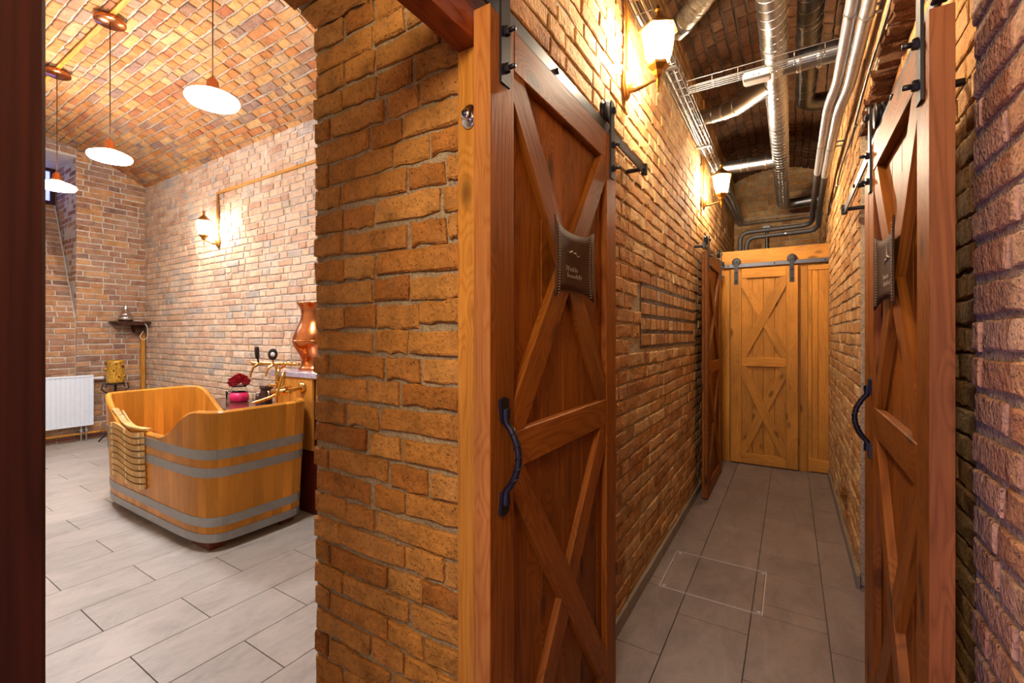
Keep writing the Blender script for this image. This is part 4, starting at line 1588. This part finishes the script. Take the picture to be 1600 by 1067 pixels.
tb = thing('marble_table', (-4.45, 2.38, 0), 'low side table with dark red marble top behind the tub', 'table')
MB().box((-4.48, 2.395, 0.685), (1.70, 0.52, 0.03), 0.005).build('table_top', M_MARBLE, tb)
for (x, y) in ((-5.25, 2.18), (-3.72, 2.18), (-5.25, 2.60), (-3.72, 2.60)):
    board('leg', tb, M_SHELF, (x, y, 0), (x, y, 0.67), 0.06, 0.06, XX)
MB().box((-4.48, 2.39, 0.63), (1.56, 0.42, 0.07), 0.004).build('apron', M_SHELF, tb)

cp = thing('copper_pot', (-3.42, 2.36, 1.10), 'tall polished copper pot with flared mouth on the stone top', 'pot')
MB().lathe([(0.145, 0.0), (0.145, 0.012), (0.130, 0.025), (0.122, 0.05), (0.122, 0.085), (0.134, 0.125), (0.158, 0.165), (0.180, 0.20), (0.189, 0.225), (0.189, 0.245)], 40, (-3.42, 2.36, 1.101)).build('lower_body', M_COPPER, cp)
MB().lathe([(0.191, 0.240), (0.191, 0.252), (0.187, 0.275), (0.175, 0.31), (0.157, 0.35), (0.139, 0.39), (0.126, 0.43), (0.121, 0.465), (0.126, 0.50), (0.142, 0.535), (0.158, 0.556), (0.160, 0.563), (0.150, 0.558), (0.118, 0.50)], 40, (-3.42, 2.36, 1.101)).build('upper_body', M_COPPER, cp)
MB().tube([(-3.42 + 0.19 * math.cos(q * math.pi / 18), 2.36 + 0.19 * math.sin(q * math.pi / 18), 1.345) for q in range(36)], 0.005, 6, closed=True).build('seam_ring', M_COPPER, cp)

tap = thing('beer_tap', (-3.55, 2.10, 1.1), 'brass beer tap with black paddle and oval badge handles', 'tap')
MB().tube([(-3.56, 2.09, 0.80), (-3.56, 2.09, 1.155)], 0.011, 10).build('riser_pipe', M_BRASSP, tap)
MB().tube([(-3.86, 2.06, 1.155), (-3.36, 2.16, 1.155)], [0.013, 0.013], 10).build('crossbar', M_BRASSP, tap)
MB().ball((-3.86, 2.06, 1.155), 0.017).build('end_knob', M_BRASSP, tap)
MB().tube([(-3.79, 2.07, 1.15), (-3.80, 2.03, 1.12), (-3.815, 2.02, 1.07), (-3.82, 2.02, 1.04)], [0.012, 0.01, 0.008, 0.007], 8).build('spout', M_BRASSP, tap)
MB().tube([(-3.58, 2.07, 1.15), (-3.58, 2.03, 1.12), (-3.58, 2.01, 1.06)], [0.012, 0.01, 0.008], 8).build('spout', M_BRASSP, tap)
hl = MB().tube([(-3.79, 2.07, 1.16), (-3.79, 2.065, 1.19), (-3.79, 2.06, 1.20), (-3.79, 2.055, 1.28), (-3.79, 2.055, 1.295)], [0.007, 0.008, 0.016, 0.019, 0.012], 10).build('paddle_handle', M_BLACKP, tap)
Mo = T(-3.58, 2.07, 1.235) @ Matrix.Rotation(1.0, 4, 'Z') @ Matrix.Rotation(math.pi / 2, 4, 'X')
bd = MB().lathe([(0.0, -0.008), (0.030, -0.008), (0.036, -0.004), (0.036, 0.004), (0.030, 0.008), (0.0, 0.008)], 24, M=Mo, sy=1.35).build('oval_badge', M_BLACKP, tap)
tag(bd, 'black oval badge with pale mark')
MB().lathe([(0.0, 0.0085), (0.017, 0.0085), (0.017, 0.0105), (0.0, 0.0105)], 18, M=Mo, sy=1.1).build('badge_mark', M_WHITE, bd)
MB().tube([(-3.58, 2.075, 1.155), (-3.58, 2.07, 1.19)], 0.007, 8).build('badge_stem', M_BRASSP, tap)
for k in range(3):
    MB().ball((-3.50 + 0.05 * k, 2.13 + 0.01 * k, 1.157), 0.018, sc=(1.2, 1, 1)).build('coupling', M_BRASSP, tap)
MB().tube(fillet([(-3.47, 2.10, 1.14), (-3.44, 2.04, 1.12), (-3.43, 2.02, 1.08), (-3.43, 2.03, 1.02)], 0.05), 0.012, 10).build('side_valve', M_BRASSP, tap)

fa = thing('bath_faucet', (-3.30, 2.1, 0.96), 'ornate brass bath faucet reaching over the tub', 'faucet')
MB().lathe([(0.045, 0), (0.045, 0.008), (0.03, 0.02), (0.018, 0.03)], 24, M=T(-3.24, 2.113, 0.985) @ Matrix.Rotation(math.pi / 2, 4, 'X')).build('wall_flange', M_BRASSP, fa)
MB().tube([(-3.24, 2.10, 0.985), (-3.25, 2.0, 0.965)], 0.014, 10).build('inlet', M_BRASSP, fa)
MB().tube([(-3.22, 2.0, 0.965), (-3.27, 1.995, 0.962), (-3.33, 1.99, 0.958), (-3.40, 1.985, 0.955), (-3.44, 1.98, 0.955)], [0.018, 0.026, 0.020, 0.026, 0.016], 12).build('body', M_BRASSP, fa)
MB().tube([(-3.34, 1.985, 0.945), (-3.37, 1.92, 0.915), (-3.41, 1.82, 0.885)], [0.014, 0.012, 0.011], 10).build('spout', M_BRASSP, fa)
for xk in (-3.25, -3.43):
    kn = MB().ball((xk, 1.985, 1.0), 0.014).build('handle_hub', M_BRASSP, fa)
    for q in range(4):
        a = q * math.pi / 2 + 0.4
        MB().tube([(xk, 1.985, 1.0), (xk + 0.034 * math.cos(a), 1.985 + 0.034 * math.sin(a), 1.003)], [0.006, 0.009], 8).build('handle_spoke', M_BRASSP, kn)
MB().tube(fillet([(-3.33, 2.0, 0.96), (-3.33, 2.02, 1.10), (-3.30, 2.0, 1.11), (-3.28, 1.97, 1.08), (-3.29, 1.93, 0.93)], 0.05), 0.010, 10).build('hand_shower_hook', M_BRASSP, fa)
MB().tube(helix((-3.36, 2.02, 0.97), (-3.36, 2.03, 1.10), 0.012, 0.02, 8), 0.006, 6).build('hose', M_BRASSP, fa)

# roses in a vase
vx, vy, vz = -4.87, 2.46, 0.70
va = thing('rose_vase', (vx, vy, vz), 'glass bowl with pink water holding a bunch of red roses', 'vase')
MB().lathe([(0.072, 0.0), (0.085, 0.01), (0.088, 0.055), (0.078, 0.10)], 28, (vx, vy, vz), sx=1.1).build('pink_filling', M_PINK, va)
MB().lathe([(0.080, 0.10), (0.070, 0.125), (0.060, 0.150), (0.075, 0.17), (0.071, 0.17), (0.056, 0.150), (0.066, 0.125), (0.076, 0.10)], 28, (vx, vy, vz), sx=1.1).build('glass_neck', M_GLASSC, va)
rr = random.Random(77)
for i in range(13):
    a, b2 = i * 2.4, math.sqrt(i / 13)
    cx_, cy_, cz_ = vx + 0.095 * b2 * math.cos(a), vy + 0.075 * b2 * math.sin(a), vz + 0.262 - 0.07 * b2 * b2 + rr.uniform(-0.006, 0.006)
    mb = MB()
    mb.ball((cx_, cy_, cz_ - 0.012), 0.03, 10, 6)
    for lay_, (r0, np_) in enumerate(((0.034, 5), (0.026, 5), (0.017, 4), (0.009, 3))):
        for k in range(np_):
            q = 2 * math.pi * k / np_ + lay_ * 0.7 + i
            vs, fs = [], []
            for u_ in range(4):
                for w_ in range(3):
                    aa = q + (u_ / 3 - 0.5) * 1.7
                    zz = w_ / 2
                    rad = r0 * (0.45 + 0.75 * math.sin(zz * 1.7)) * (1 + 0.12 * (zz > 0.9))
                    vs.append((cx_ + rad * math.cos(aa), cy_ + rad * math.sin(aa), cz_ - 0.022 + (0.034 + 0.006 * lay_) * zz - 0.006 * abs(u_ / 3 - 0.5)))
            for u_ in range(3):
                for w_ in range(2):
                    k0 = u_ * 3 + w_
                    fs.append((k0, k0 + 3, k0 + 4, k0 + 1))
            mb.add(vs, fs, True)
    mb.build('rose', M_ROSE, va)

cn = thing('brown_canister', (-4.47, 2.52, 0.70), 'brown lidded canister on the marble table', 'canister')
MB().box((-4.47, 2.52, 0.775), (0.085, 0.085, 0.148), 0.008).build('body', M_BROWNG, cn)
MB().box((-4.47, 2.52, 0.867), (0.096, 0.096, 0.034), 0.006).build('lid', M_BROWNG, cn)
MB().tube(fillet([(-4.42, 2.50, 0.84), (-4.375, 2.49, 0.83), (-4.375, 2.49, 0.76), (-4.42, 2.50, 0.74)], 0.03), 0.008, 8).build('handle', M_CHROME, cn)
jr = thing('small_jar', (-4.62, 2.53, 0.70), 'small dark glass jar beside the brown canister', 'jar')
MB().lathe([(0.032, 0), (0.034, 0.01), (0.034, 0.07), (0.026, 0.082)], 20, (-4.62, 2.53, 0.701)).build('body', M_BROWNG, jr)
MB().lathe([(0.03, 0.08), (0.03, 0.10), (0.026, 0.104)], 20, (-4.62, 2.53, 0.701)).build('lid', M_CHROME, jr)
gl = thing('drinking_glass', (-5.1, 2.48, 0.70), 'small clear tumbler near the rose bowl', 'glass')
MB().lathe([(0.0, 0.0), (0.035, 0.0), (0.040, 0.09), (0.037, 0.09), (0.032, 0.008), (0.0, 0.008)], 20, (-5.1, 2.48, 0.701)).build('tumbler', M_GLASSC, gl)

# ------------------------------------------------------------------ bath: end wall things
ra = thing('radiator', (XB + 0.08, 1.75, 0.2), 'white ribbed panel radiator on the end wall', 'radiator')
ry0, ry1, rz0, rz1 = 1.20, 2.10, 0.21, 0.865
MB().box((XB + 0.065, (ry0 + ry1) / 2, (rz0 + rz1) / 2), (0.07, ry1 - ry0 - 0.01, rz1 - rz0 - 0.02), 0.004).build('core', M_ENAMEL, ra)
n = int((ry1 - ry0) / 0.045)
for i in range(n):
    y = ry0 + (i + 0.5) * (ry1 - ry0) / n
    MB().box((XB + 0.104, y, (rz0 + rz1) / 2), (0.012, 0.032, rz1 - rz0 - 0.05), 0.005).build('rib', M_ENAMEL, ra)
MB().box((XB + 0.07, ry1 - 0.004, (rz0 + rz1) / 2), (0.095, 0.012, rz1 - rz0), 0.003).build('side_cover', M_ENAMEL, ra)
MB().box((XB + 0.109, (ry0 + ry1) / 2, rz1 - 0.012), (0.014, ry1 - ry0, 0.026), 0.004).build('top_edge', M_ENAMEL, ra)
MB().box((XB + 0.109, (ry0 + ry1) / 2, rz0 + 0.012), (0.014, ry1 - ry0, 0.026), 0.004).build('bottom_edge', M_ENAMEL, ra)
for i in range(24):
    MB().box((XB + 0.06, ry0 + 0.03 + i * 0.036, rz1 - 0.004), (0.075, 0.012, 0.012), 0.002).build('grille_bar', M_GALV, ra)
MB().tube([(XB + 0.07, ry1, rz1 - 0.05), (XB + 0.07, ry1 + 0.05, rz1 - 0.05), (XB + 0.07, ry1 + 0.11, rz1 - 0.05)], [0.012, 0.02, 0.022], 12).build('thermostat_knob', M_WHITE, ra)
for y in (1.99, 2.04):
    MB().tube([(XB + 0.07, y, rz0 + 0.01), (XB + 0.07, y, 0.0)], 0.009, 8).build('riser', M_CHROME, ra)
    MB().box((XB + 0.07, y, 0.15), (0.035, 0.03, 0.05), 0.006).build('valve', M_CHROME, ra)
pp = thing('heating_pipe', (XB + 0.035, 1.5, 0.1), 'thin copper-brown heating pipe low along the end wall', 'pipe')
MB().tube([(XB + 0.035, 0.0, 0.10), (XB + 0.035, 2.6, 0.10)], 0.014, 10).build('tube', M_BATTEN, pp)
MB().tube([(XB + 0.035, 0.0, 0.055), (XB + 0.035, 2.6, 0.055)], 0.010, 10).build('return_tube', M_CABD, pp)

sh = thing('wall_shelf', (XB + 0.12, 2.48, 1.5), 'dark carved wooden shelf in the bath corner', 'shelf')
MB().prism([(2.28, 1.575), (2.68, 1.575), (2.68, 1.545), (2.66, 1.525), (2.36, 1.525), (2.31, 1.55), (2.28, 1.56)], XB + 0.02, XB + 0.24, M=frame((0, 0, 0), (0, 1, 0), (1, 0, 0), (0, 0, 1))).build('board', M_SHELF, sh)
MB().prism([(2.52, 1.53), (2.64, 1.53), (2.64, 1.42), (2.54, 1.42)], XB + 0.02, XB + 0.14, M=frame((0, 0, 0), (0, 1, 0), (1, 0, 0), (0, 0, 1))).build('bracket', M_SHELF, sh)
df = thing('aroma_diffuser', (XB + 0.13, 2.43, 1.577), 'silver bottle-shaped diffuser on the corner shelf', 'diffuser')
MB().lathe([(0.07, 0.0), (0.085, 0.01), (0.088, 0.045), (0.075, 0.075)], 24, (XB + 0.13, 2.43, 1.577)).build('base', M_CHROME, df)
MB().lathe([(0.074, 0.073), (0.055, 0.11), (0.026, 0.15), (0.018, 0.18), (0.018, 0.235), (0.014, 0.24)], 24, (XB + 0.13, 2.43, 1.577)).build('neck', M_CHROME, df)
cw = tag(MB().tube(fillet([(XB + 0.13, 2.52, 1.59), (XB + 0.2, 2.58, 1.59), (XB + 0.26, 2.63, 1.52), (XB + 0.25, 2.64, 1.36), (XB + 0.22, 2.60, 1.31), (XB + 0.2, 2.56, 1.36), (XB + 0.15, 2.62, 1.44)], 0.05), 0.004, 6).build('power_cord', M_CABLE), 'thin white cord drooping from the corner shelf', 'cord')
b = board('cable_batten', None, M_BATTEN, (XB + 0.03, 2.655, 0.02), (XB + 0.03, 2.655, 1.43), 0.05, 0.03, (0, 1, 0))
tag(b, 'upright cable batten below the corner shelf', 'batten', 'cable battens')

sx_, sy_ = XB + 0.33, 2.26
stn = thing('iron_stand', (sx_, sy_, 0), 'black iron stand with scrolled arms beside the tub', 'stand')
MB().tube([(sx_, sy_, 0.05), (sx_, sy_, 0.74)], 0.016, 10).build('stem', M_IRON, stn)
MB().lathe([(0.09, 0), (0.10, 0.008), (0.09, 0.014)], 20, (sx_, sy_, 0.74)).build('dish', M_IRON, stn)
for q in range(3):
    a = q * 2 * math.pi / 3 + 0.5
    c, s = math.cos(a), math.sin(a)
    MB().tube(fillet([(sx_, sy_, 0.22), (sx_ + 0.08 * c, sy_ + 0.08 * s, 0.12), (sx_ + 0.17 * c, sy_ + 0.17 * s, 0.012)], 0.05), 0.009, 8).build('foot', M_IRON, stn)
for sg in (-1, 1):
    MB().tube([(sx_, sy_ + sg * 0.02, 0.64), (sx_, sy_ + sg * 0.09, 0.63), (sx_, sy_ + sg * 0.14, 0.68), (sx_, sy_ + sg * 0.13, 0.745), (sx_, sy_ + sg * 0.09, 0.74), (sx_, sy_ + sg * 0.10, 0.70)], 0.009, 8).build('scroll', M_IRON, stn)
lt = thing('amber_candle_lamp', (sx_, sy_, 0.755), 'amber patterned candle holder on the iron stand', 'candle holder')
MB().lathe([(0.085, 0.0), (0.095, 0.02), (0.088, 0.06), (0.092, 0.15), (0.086, 0.22), (0.094, 0.27), (0.088, 0.30), (0.078, 0.30), (0.078, 0.1)], 24, (sx_, sy_, 0.756)).build('cup', M_AMBER, lt)
rr = random.Random(5)
for i in range(26):
    a, z = rr.uniform(0, 2 * math.pi), rr.uniform(0.03, 0.28)
    MB().ball((sx_ + 0.092 * math.cos(a), sy_ + 0.092 * math.sin(a), 0.756 + z), rr.uniform(0.008, 0.02), 6, 4).build('relief_stone', rr.choice((M_AMBER, M_BROWNG, M_AMBER)), lt)
